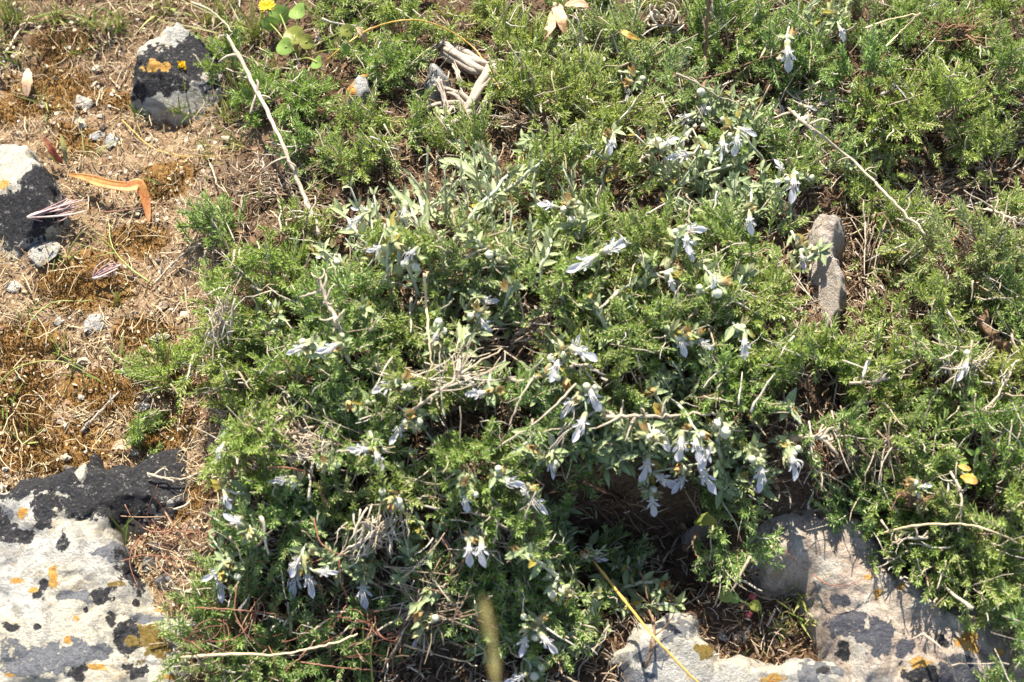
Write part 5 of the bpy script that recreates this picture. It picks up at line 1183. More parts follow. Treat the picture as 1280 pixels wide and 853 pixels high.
# gnarled wood beside the smooth stone: one trunk with forks, each fork a part
def gnarl():
    def path(pts, o=.008): return smooth_path([hit(p[0], p[1], p[2] if len(p) > 2 else o, False) for p in pts], 10)
    P0 = path([(556, 62, .012), (575, 72, .018), (600, 84, .02), (618, 84, .018), (640, 82, .012)])
    root = empty('gnarled_wood', tuple(P0[0])); tag(root, 'weathered grey twisted wood of an old shrub foot beside the smooth stone', 'dead wood')
    r = np.random.default_rng(8)
    def add(P, ra, nm):
        mb = MB(); K = len(P)
        for s in range(7):
            f = np.linspace(0, 2.2, K) + s * .9 + r.normal(0, .2)
            q = P + np.stack([np.cos(f), .6 * np.cos(f), np.sin(f)], -1) * ra * .6 * r.uniform(.5, 1.1)
            lf = np.interp(np.linspace(0, 1, K), np.linspace(0, 1, 5), r.normal(0, .25, 5))
            mb.tubes(q + np.stack([np.interp(np.linspace(0, 1, K), np.linspace(0, 1, 5), r.normal(0, .0012, 5)) for _ in range(3)], -1), ra * r.uniform(.28, .6) * np.linspace(1, .65, K) * (1 + lf), 9)
        mb.build(nm, MAT['wood_grey'], root, True, P0[0])
    add(P0, .0085, 'trunk')
    add(path([(612, 86, .018), (598, 108, .02), (592, 128, .018), (582, 142, .012)]), .0068, 'limb')
    add(path([(588, 138, .012), (574, 152, .012), (560, 162, .008), (548, 172, .004)]), .0052, 'limb')
    add(path([(586, 136, .014), (566, 130, .016), (546, 132, .014), (520, 142, .008)]), .0045, 'limb')
    add(path([(584, 132, .016), (570, 118, .018), (556, 112, .016), (545, 108, .012)]), .0036, 'limb')
    add(path([(590, 150, .004), (602, 140, .012), (612, 112, .016), (616, 92, .018)]), .0042, 'limb')
    for a, b in (((568, 80), (576, 116)), ((548, 100), (556, 150)), ((566, 132), (548, 158)), ((540, 60), (556, 46))):
        add(path([(*a, .016), ((a[0] + b[0]) / 2 + 3, (a[1] + b[1]) / 2, .022), (*b, .012)]), .0016, 'twig')
gnarl()

def twig_heap(label, cx, cy, rx, ry, n, L, dirang, spread, mat='twig', name='dead_brush', cat='dead twigs', rad=.00058, off=.012, seed=0, curl=.25):
    """a dry tangle of fine stems: bundle of twigs that spring from one foot"""
    r = np.random.default_rng(700 + seed); C = hit(cx, cy, off * .3)
    mb = MB(); T = np.linspace(0, 1, 7)[None, :, None]
    px = cx + r.normal(0, rx * .5, n); py = cy + r.normal(0, ry * .5, n)
    S0 = np.array([hit(a, b, off * r.uniform(.2, 1.1)) for a, b in zip(px, py)])
    an = R(dirang) + r.normal(0, R(spread), n)
    D = RGT * np.cos(an)[:, None] + UPV * np.sin(an)[:, None] + TOCAM * r.uniform(-.2, .5, n)[:, None]
    l = L * PX * r.uniform(.5, 1.3, n)
    P = S0[:, None] + D[:, None] * (T - .4) * l[:, None, None] + r.normal(0, curl, (n, 1, 3)) * (l[:, None, None] * (T - .5) ** 2) + r.normal(0, .0005, (n, 7, 3))
    # a common foot, so the bundle is one thing
    mb.tubes(P, rad * r.uniform(.6, 1.5, n)[:, None] * np.linspace(1, .5, 7)[None], 5)
    m = max(6, n // 2); F = np.array(C) + r.normal(0, .002, (m, 3)); E = S0[r.choice(n, m)]
    T2 = np.linspace(0, 1, 7)[None, :, None]
    mb.tubes(F[:, None] * (1 - T2) + E[:, None] * T2 + r.normal(0, .0008, (m, 7, 3)), rad * 1.4 * np.ones((m, 7)), 5)
    o = mb.build(name, MAT[mat], None, True, C); return tag(o, label, cat)
twig_heap('pale brush of fine dead stems hanging down between the flowers', 470, 664, 44, 30, 60, 34, -115, 34, 'bleached', rad=.0006, seed=1, off=.02)
twig_heap('dry twig bundle radiating in the hollow left of the bent stick', 575, 470, 50, 30, 34, 60, 35, 36, 'bleached', seed=2, off=.014)
twig_heap('dry twigs filling the dark hollow under the lone lilac petal', 640, 425, 56, 36, 54, 60, 15, 40, seed=3, off=.008)
twig_heap('coil of tan dry stems left of the spreading lilac flower', 385, 565, 34, 14, 40, 34, -5, 45, 'bleached', seed=4, curl=1.2)
twig_heap('white dry twigs at the left rim of the fresh cushion', 275, 408, 16, 22, 28, 44, 70, 25, 'bleached', seed=5)
twig_heap('grey twigs behind the wide yellowish thyme, beside the gnarled wood', 650, 150, 20, 14, 34, 36, 160, 35, seed=6)
twig_heap('tan twigs round the tan stalk head', 1010, 145, 38, 22, 44, 50, 20, 40, 'bleached', seed=7)
twig_heap('dark twigs in the gully between narrow rock and bluish thyme', 1085, 345, 22, 60, 60, 60, -70, 40, 'twig', seed=8, off=.004)
twig_heap('brown twigs in the shaded gap above the silver twigs', 1170, 250, 60, 22, 70, 60, 175, 35, seed=9, off=.006)
twig_heap('dry grey brown tangle around the drooping lilac flower', 1215, 455, 40, 30, 34, 42, 60, 60, 'bleached', seed=10)
twig_heap('dark twigs in the hollow above the slab', 1080, 560, 44, 30, 46, 60, -60, 45, seed=11, off=.005)
twig_heap('rusty dry tuft with the tiny lilac petal', 1140, 622, 18, 14, 34, 24, 90, 70, 'deadneedle', seed=12)
twig_heap('brown twigs in the shade below the hanging row of flowers', 770, 625, 60, 24, 24, 60, -30, 50, 'humus', seed=13, off=.006)  # dark litter colour on these twigs paints in the shade of the hole
twig_heap('thin brown stems in the shadow left of the slender flower', 360, 540, 50, 26, 70, 50, -60, 40, seed=14, off=.006)
twig_heap('tangle of fine dry stems at the nearest edge, left of the plume', 520, 760, 60, 50, 90, 70, 20, 60, 'twig', seed=15, off=.008)
twig_heap('dead twig heap beside the foot of the long dry stem', 350, 235, 50, 30, 70, 44, 60, 60, seed=16, off=.010)
twig_heap('fine reddish twigs behind the thyme at the far right corner', 1195, 38, 44, 18, 50, 40, 40, 60, 'deadneedle', seed=17, off=.012)
twig_heap('withered brown flower heads on yellowish thyme', 655, 165, 16, 12, 24, 20, 80, 70, 'deadneedle', seed=18)

def thread_tangle(label, cx, cy, rx, ry, n, seed):
    r = np.random.default_rng(seed); mb = MB(); C = hit(cx, cy, .004)
    for k in range(n):
        a = (cx + r.normal(0, rx * .5), cy + r.normal(0, ry * .5)); an = r.uniform(0, 6.28); l = r.uniform(25, 75); cv = r.normal(0, .9); pts = []
        for q in range(5): pts.append(hit(a[0] + math.cos(an + cv * q * .3) * l * q / 4, a[1] + math.sin(an + cv * q * .3) * l * q / 4, .004 + r.uniform(0, .016)))
        P = smooth_path(pts, 5); mb.tubes(P, np.full(len(P), r.uniform(.00022, .00045)), 5)
    tag(mb.build('red_thread_stems', MAT['red_stem'], None, True, C), label, 'creeper')
thread_tangle('loose tangle of thin red thread stems over the shaded thyme beside the boulder', 320, 785, 90, 55, 34, 1)
thread_tangle('thin red threads in the litter at the top of the boulder', 225, 664, 34, 24, 14, 2)
thread_tangle('reddish brown threads among the dry stems before the dead brush', 480, 790, 80, 50, 22, 3)

# nest-shaped curl of dry bark strips, curled dry leaves
def nest():
    C = hit(826, 26, .012); r = np.random.default_rng(6); mb = MB()
    for k in range(26):
        K = 18; t = np.linspace(0, 1, K); a = r.uniform(0, 6.28) + r.uniform(1.2, 3.2) * t; rr = r.uniform(.006, .018) * (1 + r.uniform(-.5, .5) * t)
        tl = r.normal(0, .35, 2); x, y = rr * np.cos(a), rr * np.sin(a) * .8
        P = np.stack([x, y, r.uniform(0, .012) + tl[0] * x + tl[1] * y + .003 * np.sin(t * 7 + k)], -1) + C + r.normal(0, .002, 3)
        W = r.uniform(.0012, .0038) * np.sin(np.pi * np.clip(t * .9 + .05, 0, 1)); ax = norm(np.array([0, 0, 1.]) + r.normal(0, .5, 3)); nr = norm(P - C + 1e-5)
        V = np.stack([P - ax * W[:, None], P + nr * W[:, None] * .25, P + ax * W[:, None]], 1).reshape(-1, 3)
        q = np.arange(K - 1)[:, None] * 3 + np.arange(2)[None]; mb.add(V, None, np.stack([q, q + 1, q + 4, q + 3], -1).reshape(-1, 4))
    o = mb.build('dry_bark_curl', MAT['bleached'], None, True, C); sm = o.modifiers.new('solid', 'SOLIDIFY'); sm.thickness = .0004
    tag(o, 'nest shaped curl of dry tan bark strips behind the grey green thyme', 'bark')
nest()

def leaf_thing(label, pts, W, mat, name='fallen_leaf', cat='leaf', top=False, off=.006, group=None, up=None, fold=.2, twist=.0, seed=0):
    """a ribbon leaf along photo pixels, real width W (px); 7 columns, pointed ends"""
    r = np.random.default_rng(seed + 40)
    P = smooth_path([hit(p[0], p[1], p[2] if len(p) > 2 else off, top) for p in pts], 10); K = len(P)
    T = norm(np.gradient(P, axis=0)); u = np.linspace(-1, 1, 9)
    U = norm(np.array([0, -.25, 1.]) + 0 * P if up is None else np.array(up) + 0 * P)
    S_ = norm(np.cross(T, U)); U2 = np.cross(S_, T)
    t = np.linspace(0, 1, K); w = W * PX * .5 * np.clip(np.sin(np.pi * np.clip(t * .94 + .04, 0, 1)), .05, 1) ** .7 * (1 + np.interp(t, np.linspace(0, 1, 14), r.normal(0, .12, 14)))
    ph = twist * (t - .3)
    S2 = S_ * np.cos(ph)[:, None] + U2 * np.sin(ph)[:, None]; U3 = -S_ * np.sin(ph)[:, None] + U2 * np.cos(ph)[:, None]
    V = P[:, None] + S2[:, None] * (w[:, None] * u)[..., None] + U3[:, None] * (w[:, None] * (fold * u ** 2 + .06 * np.sin(u * 7 + t[:, None] * 9)))[..., None]
    th = .00018
    i = np.arange(K - 1)[:, None] * 9 + np.arange(8)[None]
    Q = np.stack([i, i + 1, i + 10, i + 9], -1).reshape(-1, 4)
    mb = MB(); mb.add(V.reshape(-1, 3), None, Q, np.repeat(t, 9), np.tile(u, K))
    o = mb.build(name, MAT[mat], None, True, P[0])
    s = o.modifiers.new('solid', 'SOLIDIFY'); s.thickness = th
    return tag(o, label, cat, group)
leaf_thing('bright orange dead leaf bent down at its right end, on straw', [(86, 218, .012), (106, 222, .016), (132, 230, .02), (158, 234, .02), (174, 232, .018), (180, 244, .012), (184, 262, .006), (186, 282, .002)], 15, 'orange_leaf', fold=.35, twist=.5)
leaf_thing('narrow red leaf standing left of the orange leaf', [(80, 208, .004), (66, 190, .02), (54, 170, .03)], 9, 'red_leaf')
leaf_thing('lower yellow green leaf blade beside the red one', [(78, 208, .004), (66, 196, .014), (58, 180, .02)], 6, 'grass')
leaf_thing('bluish green leaf blade right of the red one', [(84, 206, .004), (80, 186, .018), (76, 168, .024)], 7, 'germander')
leaf_thing('pale pointed dead leaf hanging tip up in the straw at the far left', [(35, 86, .012), (34, 102, .012), (33, 122, .004)], 15, 'tan_leaf')
leaf_thing('broad curled dry leaf behind the wide yellowish thyme, upper one', [(694, 2, .02), (700, 22, .026), (706, 44, .016)], 18, 'tan_leaf', top=True, twist=1.2)
leaf_thing('curled dry leaf left of the upper one, twisted', [(690, 14, .016), (688, 34, .022), (680, 50, .014)], 13, 'tan_leaf', top=True, twist=-1.4)
leaf_thing('wide pale dry leaf lying flat at the far edge beside curled ones', [(706, 6, .018), (722, 4, .024), (736, 8, .018)], 14, 'tan_leaf', top=True, twist=.4)
leaf_thing('yellow and red fading leaf in grey green thyme', [(776, 38, .02), (786, 44, .026), (800, 50, .022)], 9, 'yellow_leaf', top=True)
leaf_thing('orange yellow rounded leaf in the right thyme, lower one', [(1202, 594, .024), (1211, 598, .028), (1222, 604, .022)], 12, 'yellow_leaf', top=True)
leaf_thing('yellow small leaf just above the orange yellow one', [(1198, 582, .024), (1206, 585, .028), (1214, 588, .024)], 7, 'yellow_leaf', top=True)
leaf_thing('yellow dead leaf by the horizontal tan stick', [(818, 504, .018), (822, 512, .02), (830, 518, .016)], 10, 'yellow_leaf', top=True)
leaf_thing('dark green smooth leaf lying in the shaded gully', [(1094, 314, .01), (1110, 314, .014), (1128, 316, .01)], 14, 'rounded', top=True)
leaf_thing('olive round leaf at the head of the gully', [(1122, 218, .012), (1134, 222, .018), (1146, 222, .014)], 14, 'rounded', top=True)
leaf_thing('tan dead leaf on the rim of yellowish thyme by the long dry stem', [(384, 306, .02), (394, 312, .022), (404, 318, .016)], 9, 'tan_leaf', top=True)
leaf_thing('pinkish curled leaf under the arching grass stem', [(446, 34, .02), (454, 44, .022), (458, 56, .014)], 10, 'tan_leaf', top=True, twist=.6)
leaf_thing('brown dry leaf under thyme above the boulder', [(140, 560, .006), (152, 556, .010), (168, 562, .006)], 12, 'tan_leaf')
leaf_thing('rusty dry leaf at the edge of the dark hole', [(836, 724, .014), (830, 732, .016), (842, 736, .012)], 9, 'orange_leaf', top=True)
leaf_thing('green smooth leaf on the bank at the gully head of the slab', [(868, 652, .014), (880, 650, .02), (896, 654, .016)], 16, 'rounded', top=True)

def awns(label, base, tip, n, W, seed):
    r = np.random.default_rng(seed); mb = MB(); A = hit(*base, .008, False); B = hit(*tip, .016, False); t = np.linspace(0, 1, 8)[None, :, None]
    E = B + r.normal(0, W * PX, (n, 3)); P = A * (1 - t) + E[:, None] * t + np.sin(t * 3.14) * r.normal(0, W * PX * .6, (n, 1, 3))
    mb.tubes(P, np.linspace(.0006, .0003, 8)[None] * r.uniform(.7, 2.0, n)[:, None], 5)
    tag(mb.build('grass_seed_head', MAT['purple_awn'], None, True, A), label, 'seed head', 'dry awned seed heads')
awns('purplish dry awned seed head in front of the black fronted rock', (34, 272), (94, 256), 26, 7, 1)
awns('purplish dry awned seed head under the forked grass stem', (116, 348), (148, 334), 16, 5, 2)

# round-leaved plant, fleshy red-leaved plant, yellow flower head
def round_plant(label, spots, foot, name, cat, extra=None):
    F = hit(*foot, 0, False); root = empty(name, tuple(F)); tag(root, label, cat); r = np.random.default_rng(4); fol, st = MB(), MB()
    for (x, y, s) in spots:
        P = hit(x, y, .024, True); n = 18; a = np.arange(n) * 2 * math.pi / n; U = norm(TOCAM + r.normal(0, .35, 3)); X = norm(np.cross(U, [0, 1, .3])); Yv = np.cross(U, X)
        rr = s * PX * np.concatenate([[0], [1.] * 2]); V = [P - U * s * PX * .12]
        for q in (.5, 1.0): V += [P + (X * math.cos(k) + Yv * math.sin(k) * .85) * s * PX * q * (1 - .18 * (abs(k - math.pi) < .35) * q) + U * s * PX * .15 * math.sin(2 * k) * q for k in a]
        T = [[0, 1 + i, 1 + (i + 1) % n] for i in range(n)]; Q = [[1 + i, 1 + n + i, 1 + n + (i + 1) % n, 1 + (i + 1) % n] for i in range(n)]
        fol.add(V, T, Q, (r.random() < .25) * .6, np.concatenate([[0], np.full(n, .6), np.full(n, 1.)]))
        t = np.linspace(0, 1, 7)[:, None]; st.tubes(F * (1 - t) + P * t + np.sin(t * 3.14) * np.array([0, 0, .006]), np.full(7, .0007), 5)
    fol.build('foliage', MAT['rounded'], root, True, F); st.build('stem', MAT['green_stem'], root, True, F)
    if extra: extra(root, F)
round_plant('plant with round light green leaves and tall green blades behind the thyme', [(368, 44, 15), (384, 52, 12), (356, 58, 14), (350, 18, 15), (396, 78, 11), (434, 38, 10), (432, 62, 8), (338, 30, 12), (372, 14, 14)], (372, 78), 'round_leaved_plant', 'leafy plant')
def fleshy(root, F):
    for (x, y, s) in ((941, 747, 5.5), (936, 770, 4.5)):
        mb = MB(); P = hit(x, y, .012, False); bud_mb(mb, P - RGT * s * PX * .9, norm(RGT + UPV * .3), s * 1.9 * PX, rng); mb.build('red_leaf', MAT['red_succulent'], root, True, F)
round_plant('small plant with a spoon shaped green leaf and red fleshy leaves in the slab hollow', [(908, 745, 9), (945, 757, 8), (918, 748, 7)], (952, 770), 'fleshy_plant', 'leafy plant', fleshy)
def yellow_head():
    P = hit(334, 9, .03); r = np.random.default_rng(2); n = 22; mb = MB(); a = np.arange(n) * 2.4
    D = np.stack([np.cos(a), np.sin(a) * .7, r.uniform(.1, .8, n)], -1)
    mb.broad(np.repeat(P[None], n, 0), D, np.tile([0, -.2, 1.], (n, 1)), np.full(n, .009), np.full(n, .0035), .2)
    t = np.linspace(0, 1, 6)[:, None]; F = P - np.array([0, -.01, .035]); root = empty('yellow_flower', tuple(F)); tag(root, 'single yellow flower at the far edge behind the round leaved plant', 'flower')
    mb.build('petals', MAT['yellow_petal'], root, True, F); s = MB(); s.tubes(F * (1 - t) + P * t, np.full(6, .0009), 6); s.build('stem', MAT['green_stem'], root, True, F)
yellow_head()

# grass
def grass_tuft(label, px, py, n, L, spread, mat='grass', W=2.6, seed=0, lean=(0, 0), top=False, off=0.):
    r = np.random.default_rng(600 + seed); C = hit(px, py, off, top); mb = MB()
    for i in range(n):
        a = r.uniform(0, 6.28); e = abs(r.normal(0, spread)); d = norm(np.array([math.cos(a) * math.sin(e) + lean[0], math.sin(a) * math.sin(e) + lean[1], math.cos(e)]))
        b = C + np.array([r.normal(0, .005), r.normal(0, .005), -.002]); l = L * PX * r.uniform(.5, 1.2); t = np.linspace(0, 1, 7)
        drp = np.array([d[0], d[1], -.7]) * r.uniform(.05, .55)
        P = b + d * (t * l)[:, None] + drp * (t ** 2 * l)[:, None]; S_ = norm(np.cross(d, r.normal(0, 1, 3))); w = W * PX * .5 * np.array([.7, .95, 1, .9, .7, .42, .05]) * r.uniform(.6, 1.3)
        N_ = norm(np.cross(S_, d))
        V = np.stack([P - S_ * w[:, None], P + N_ * w[:, None] * .35, P + S_ * w[:, None]], 1).reshape(-1, 3)
        k = np.arange(6)[:, None] * 3 + np.arange(2)[None]; mb.add(V, None, np.stack([k, k + 1, k + 4, k + 3], -1).reshape(-1, 4))
    return tag(mb.build('grass_tuft', MAT[mat], None, True, C), label, 'grass', 'grass tufts')
GT = [
 ('bleached and green grass tuft at the far left corner', 14, 30, 40, 70, .7, (0, 0)), ('grass rosette of wider blades left of the orange brown moss', 30, 78, 14, 46, 1.0, (0, 0)),
 ('thin grass tuft behind the orange spotted rock', 150, 30, 22, 60, .5, (0, 0)), ('green blades left of the orange spotted rock', 128, 40, 12, 60, .5, (.2, 0)),
 ('grass tuft in shade right under the orange spotted rock', 232, 138, 22, 44, .7, (0, 0)), ('grass tuft right of the rock shadow', 285, 150, 24, 50, .8, (0, 0)),
 ('tall bright green blades left of the round leaved plant', 322, 50, 46, 110, .6, (0, .1)), ('dense green grass blades between the spotted rock and the pale forked stem', 268, 30, 40, 80, .7, (.1, 0)),
 ('grass blades in the twig heap by the long dry stem', 300, 185, 18, 46, .8, (0, 0)), ('small grass tuft below the ochre stone', 452, 168, 14, 50, .5, (0, 0)),
 ('grass tuft between the silvery stems and ochre stone', 505, 165, 10, 46, .5, (0, 0)), ('yellow grass tuft at the left edge above the moss', 6, 500, 14, 50, .8, (.2, 0)),
 ('dry grass blades in the middle of the bare soil', 72, 440, 10, 50, .7, (0, 0)), ('bright fine grass in the hollow of the slab', 1000, 740, 26, 44, .45, (0, -.1)),
 ('dry grass at the left of the slab hollow', 975, 790, 26, 34, .9, (0, 0)), ('dry grass blades in the middle of the slab hollow', 950, 800, 20, 30, .9, (0, 0)), ('thin grass at the front of the slab hollow', 1010, 775, 22, 34, .7, (0, -.1)), ('small grass at the tip of the boulder litter', 150, 668, 8, 44, .5, (-.1, .1)),
 ('dark green grass tuft at the far edge above the orange brown moss', 70, 22, 26, 54, .7, (0, 0)), ('grass blades at the far edge right of the pale hanging leaf', 98, 66, 12, 44, .8, (0, 0)),
 ('sparse grass left of the long dry stem, below the shaded rock', 262, 200, 16, 40, .8, (0, 0)), ('green and straw coloured grass at the far left edge', -5, 60, 26, 60, .8, (.1, 0)), ('low grass between the shaded rock and the far left tuft', 105, 30, 18, 44, .8, (0, 0)),
 ('fine grass under the ochre stone by dry leaves', 475, 195, 14, 44, .6, (0, 0)), ('fine grass in the brown litter under the thin thyme tuft', 400, 245, 14, 40, .8, (0, 0)),
 ('green weed blades on moss left of the small creeping thyme', 150, 455, 12, 40, .9, (0, 0)), ('green blades in straw at the far left, under the lichened white stone', 30, 395, 10, 40, .9, (0, 0)),
 ('green grass tuft between the spotted rock and the orange leaf', 175, 150, 14, 36, .8, (0, 0)), ('sparse yellow green grass left of the spotted rock', 60, 130, 12, 40, .9, (0, 0)),
 ('green grass mixed with straw right of the shaded spotted rock', 300, 118, 26, 56, .7, (0, 0)), ('green grass blades under the round leaved plant', 345, 92, 24, 56, .7, (0, 0)),
 ('low green grass in shade between ochre stone and round leaved plant', 402, 108, 20, 44, .8, (0, 0)), ('thin grass among dry stems left of the long dry stem foot', 330, 250, 18, 44, .8, (0, 0)),
 ('tiny green grass by the orange leaf bend', 205, 240, 8, 30, .8, (0, 0)),
 ('grass blades beside the lichened white stone', 82, 322, 10, 34, .8, (0, 0)), ('green grass sprout in the straw below the forked stem', 150, 380, 9, 34, .7, (0, 0)),
 ('bleached grass blades over moss near the boulder', 30, 545, 12, 44, .9, (0, 0)), ('thin grass right of the long dry stem near the ochre stone', 410, 215, 16, 44, .7, (0, 0)),
 ('grass at the far edge behind the first thyme by the spotted rock', 205, 12, 24, 56, .6, (0, 0)),
 ('green blades on soil near the upright pebble', 112, 195, 6, 40, .6, (.2, .1)), ('grass sprout at the foot of the small creeping thyme', 100, 470, 8, 46, .6, (0, 0)),
]
for i, (lab, x, y, n, L, s, ln) in enumerate(GT): grass_tuft(lab, x, y, n, L, s, seed=i, lean=ln)

# tall straw-coloured plume near the lens: stands on the soil in front, thrown out of focus by the lens
def plume():
    r = np.random.default_rng(12); f = .42; Pt = CAM + ray(618, 830) * (DIST * f); tip = CAM + ray(606, 748) * (DIST * f * 1.01)
    foot = np.array([Pt[0] + .03, Pt[1] - .10, 0.]); foot[2] = Gs(foot[0], foot[1]); root = empty('grass_plume', tuple(foot))
    tag(root, 'tall straw coloured grass plume blurred close to the lens at the nearest edge', 'grass')
    t = np.linspace(0, 1, 14)[:, None]; P = foot * (1 - t) + Pt * t + np.sin(t * 3.14) * np.array([.004, -.02, .0])
    s = MB(); s.tubes(P, np.linspace(.0011, .0004, 14), 6); s.build('stem', MAT['straw'], root, True, foot)
    ax = tip - Pt; l = np.linalg.norm(ax); n = 40; b = Pt + ax * r.uniform(-.5, .7, n)[:, None]; q = np.linspace(0, 1, 6)[None, :, None]
    D = norm(ax / l + r.normal(0, .20, (n, 3))); h = MB()
    h.tubes(b[:, None] + D[:, None] * q * (l * r.uniform(.25, .5, n))[:, None, None], np.array([.0001, .00018, .00024, .00018, .0001, .00006])[None] * np.ones((n, 1)), 5)
    h.build('seed_head', MAT['plume'], root, True, foot)
plume()

# ------------------------------------------------------------------ litter, gravel, moss: nobody could count these
MAT['stonebits'] = m_random('pale_stone_bits', [(.26, .20, .15), (.40, .35, .28), (.50, .46, .40)], .9, .1, 300, .4)
def scatter(n, region, r):
    u = np.empty(0); v = np.empty(0)
    while len(u) < n:
        a, b = r.uniform(-140, 1420, n), r.uniform(-140, 1000, n); k = region(a, b) > r.random(n); u = np.append(u, a[k]); v = np.append(v, b[k])
    u, v = u[:n], v[:n]
    d = FWD + ((u - 640) / FPX)[:, None] * RGT + ((426.5 - v) / FPX)[:, None] * UPV
    P = CAM + d * ((.01 - CAM[2]) / d[:, 2])[:, None]
    return P[:, 0], P[:, 1]
def bare(u, v): return 1 - sstep(230, 330, u + 60 * (vnoise(u / 60, v / 60, None, 3) - .5) - .0 * v) * (1 - .0 * v)
def ground_z(x, y):
    return look(HG, x, y) + .008 * (fbm(x * 70, y * 70, o=4, s=31) - .5) + .004 * (fbm(x * 200, y * 200, o=2, s=37) - .5)
def litter(name, n, region, mat, L0, L1, rad, seed, lift=.004, curl=.8):
    r = np.random.default_rng(seed); x, y = scatter(n, region, r); z = ground_z(x, y) + np.abs(r.normal(0, lift, n)) + .0005
    a = r.uniform(0, 6.28, n); L = r.uniform(L0, L1, n) * r.uniform(.5, 1, n); K = 6; t = np.linspace(-.5, .5, K)[None]
    ang = a[:, None] + curl * r.normal(0, 1, n)[:, None] * t * 2 + r.normal(0, .18, (n, K))
    st = np.stack([np.cos(ang), np.sin(ang), r.normal(0, .22, n)[:, None] + 0 * t + r.normal(0, .1, (n, K))], -1) * (L / K)[:, None, None]
    P = np.cumsum(st, 1); P = P - P.mean(1, keepdims=True) + np.stack([x, y, z], -1)[:, None]
    P[:, :, 2] = np.maximum(P[:, :, 2], z[:, None] - .001)
    mb = MB(); mb.tubes(P, (rad * np.exp(r.normal(0, .45, n)))[:, None] * np.array([.7, 1, 1, 1, .85, .5])[None], 4, cap=False)
    return tag(mb.build(name, MAT[mat]), kind='stuff')
def flakes(name, n, region, mat, s0, s1, seed, lift=.003):
    r = np.random.default_rng(seed); x, y = scatter(n, region, r); z = ground_z(x, y) + np.abs(r.normal(0, lift, n)) + .001
    mb = MB(); D = norm(r.normal(0, 1, (n, 3)) * [1, 1, .35]); U = norm(r.normal(0, .55, (n, 3)) + [0, 0, 1]); L = r.uniform(s0, s1, n)
    mb.broad(np.stack([x, y, z], -1), D, U, L, L * r.uniform(.3, .8, n), r.normal(0, .8, n), None, [.3, .7, .95, 1, .9, .6, .15], .3)
    return tag(mb.build(name, MAT[mat]), kind='stuff')
def gravel(name, n, region, mat, s0, s1, seed):
    r = np.random.default_rng(seed); x, y = scatter(n, region, r); z = ground_z(x, y); s = s0 + (s1 - s0) * r.random(n) ** 3
    import bmesh
    bm = bmesh.new(); bmesh.ops.create_icosphere(bm, subdivisions=1, radius=1); V0 = np.array([v.co for v in bm.verts]); F = np.array([[v.index for v in f.verts] for f in bm.faces]); bm.free()
    V = V0[None] * (1 + r.normal(0, .22, (n, len(V0), 1))) * (s[:, None, None] * np.stack([np.ones(n), r.uniform(.6, 1.1, n), r.uniform(.4, .9, n)], -1)[:, None]) + np.stack([x, y, z + s * .25], -1)[:, None]
    mb = MB(); mb.add(V.reshape(-1, 3), (F[None] + np.arange(n)[:, None, None] * len(V0)).reshape(-1, 3))
    return tag(mb.build(name, MAT[mat], None, False), kind='stuff')
def inshrub(u, v): return sstep(210, 320, u)
def anyw(u, v): return .6 + 0 * u
def soil(u, v): return bare(u, v) * (1 - .75 * np.clip(moss_mask(u, v), 0, 1))
litter('dry_straw_litter', 9500, soil, 'litter', .005, .028, .00028, 1, .004, .38)
litter('pale_straw_litter', 1700, soil, 'straw', .010, .050, .00030, 2, .006, .25)
litter('fine_straw_litter', 9000, inshrub, 'litter', .005, .026, .00030, 21, .008, .4)
litter('brown_twig_litter', 11000, inshrub, 'twig', .008, .035, .0005, 3, .007, .4)
litter('dark_needle_litter', 9000, inshrub, 'humus', .004, .014, .0005, 4, .004, .6)
flakes('leaf_crumb_litter', 6000, soil, 'litter', .0012, .005, 5)
flakes('brown_leaf_litter', 6000, inshrub, 'humus', .003, .009, 6)
gravel('gravel', 5000, soil, 'soilbits', .0004, .0024, 7)
gravel('small_stones', 420, soil, 'stonebits', .0018, .0062, 17)
gravel('dark_crumbs', 5000, inshrub, 'humus', .0006, .0035, 18)
def mossy(u, v):
    return np.clip(moss_mask(u, v) * 1.2 + (fbm(u / 40, v / 40, o=3, s=8) - .5) * 1.5 - .35, 0, 1) * (u < 330)
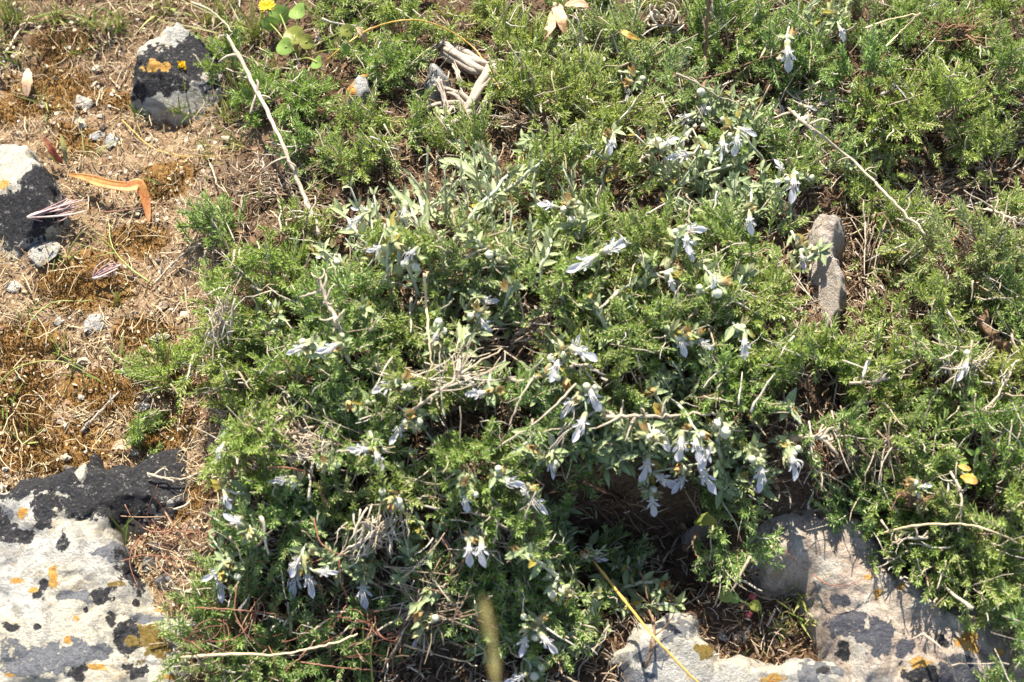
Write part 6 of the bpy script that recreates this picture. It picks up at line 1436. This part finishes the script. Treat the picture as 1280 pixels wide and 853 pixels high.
def moss_stuff(n, seed):
    r = np.random.default_rng(seed); x, y = scatter(n, mossy, r); z = ground_z(x, y)
    mb = MB(); D = norm(r.normal(0, .6, (n, 3)) + [0, 0, 1.]); mb.needles(np.stack([x, y, z - .0003], -1), D, r.normal(0, 1, (n, 3)), r.uniform(.0015, .0038, n), r.uniform(.0006, .0013, n))
    tag(mb.build('moss', MAT['moss'], None, False), kind='stuff')
moss_stuff(26000, 9)
#@@TAIL
# ------------------------------------------------------------------ light, sky, camera
w = bpy.data.worlds.new('World'); sc.world = w; w.use_nodes = True
nt = w.node_tree; bg = nt.nodes['Background']
sky = nt.nodes.new('ShaderNodeTexSky'); sky.sky_type = 'NISHITA'; sky.sun_disc = False
SUN_EL, SUN_AZ = R(52), R(-10)                     # azimuth from +Y (behind the scene), positive to the right
sky.sun_elevation = SUN_EL; sky.sun_rotation = SUN_AZ
nt.links.new(sky.outputs[0], bg.inputs[0]); bg.inputs[1].default_value = .105
sl = bpy.data.lights.new('sun', 'SUN'); sl.energy = 5.0; sl.angle = R(.53); sl.color = (1, .94, .82)
so = bpy.data.objects.new('sun', sl); COL.objects.link(so)
sd = Vector((math.sin(SUN_AZ) * math.cos(SUN_EL), math.cos(SUN_AZ) * math.cos(SUN_EL), math.sin(SUN_EL)))
so.rotation_euler = sd.to_track_quat('Z', 'Y').to_euler(); so.location = sd * 3
cd = bpy.data.cameras.new('camera'); cd.lens = LENS; cd.sensor_width = 36; cd.clip_start = .02; cd.clip_end = 200
cd.dof.use_dof = True; cd.dof.focus_distance = DIST - .03; cd.dof.aperture_fstop = 7.5
co = bpy.data.objects.new('camera', cd); COL.objects.link(co)
co.location = CAM; co.rotation_euler = Vector(FWD).to_track_quat('-Z', 'Y').to_euler()
sc.camera = co
sc.view_settings.view_transform = 'Standard'; sc.view_settings.look = 'None'; sc.view_settings.gamma = 1
sc.view_settings.exposure = 1.45
sc.cycles.max_bounces = 6; sc.cycles.diffuse_bounces = 3; sc.cycles.transmission_bounces = 3
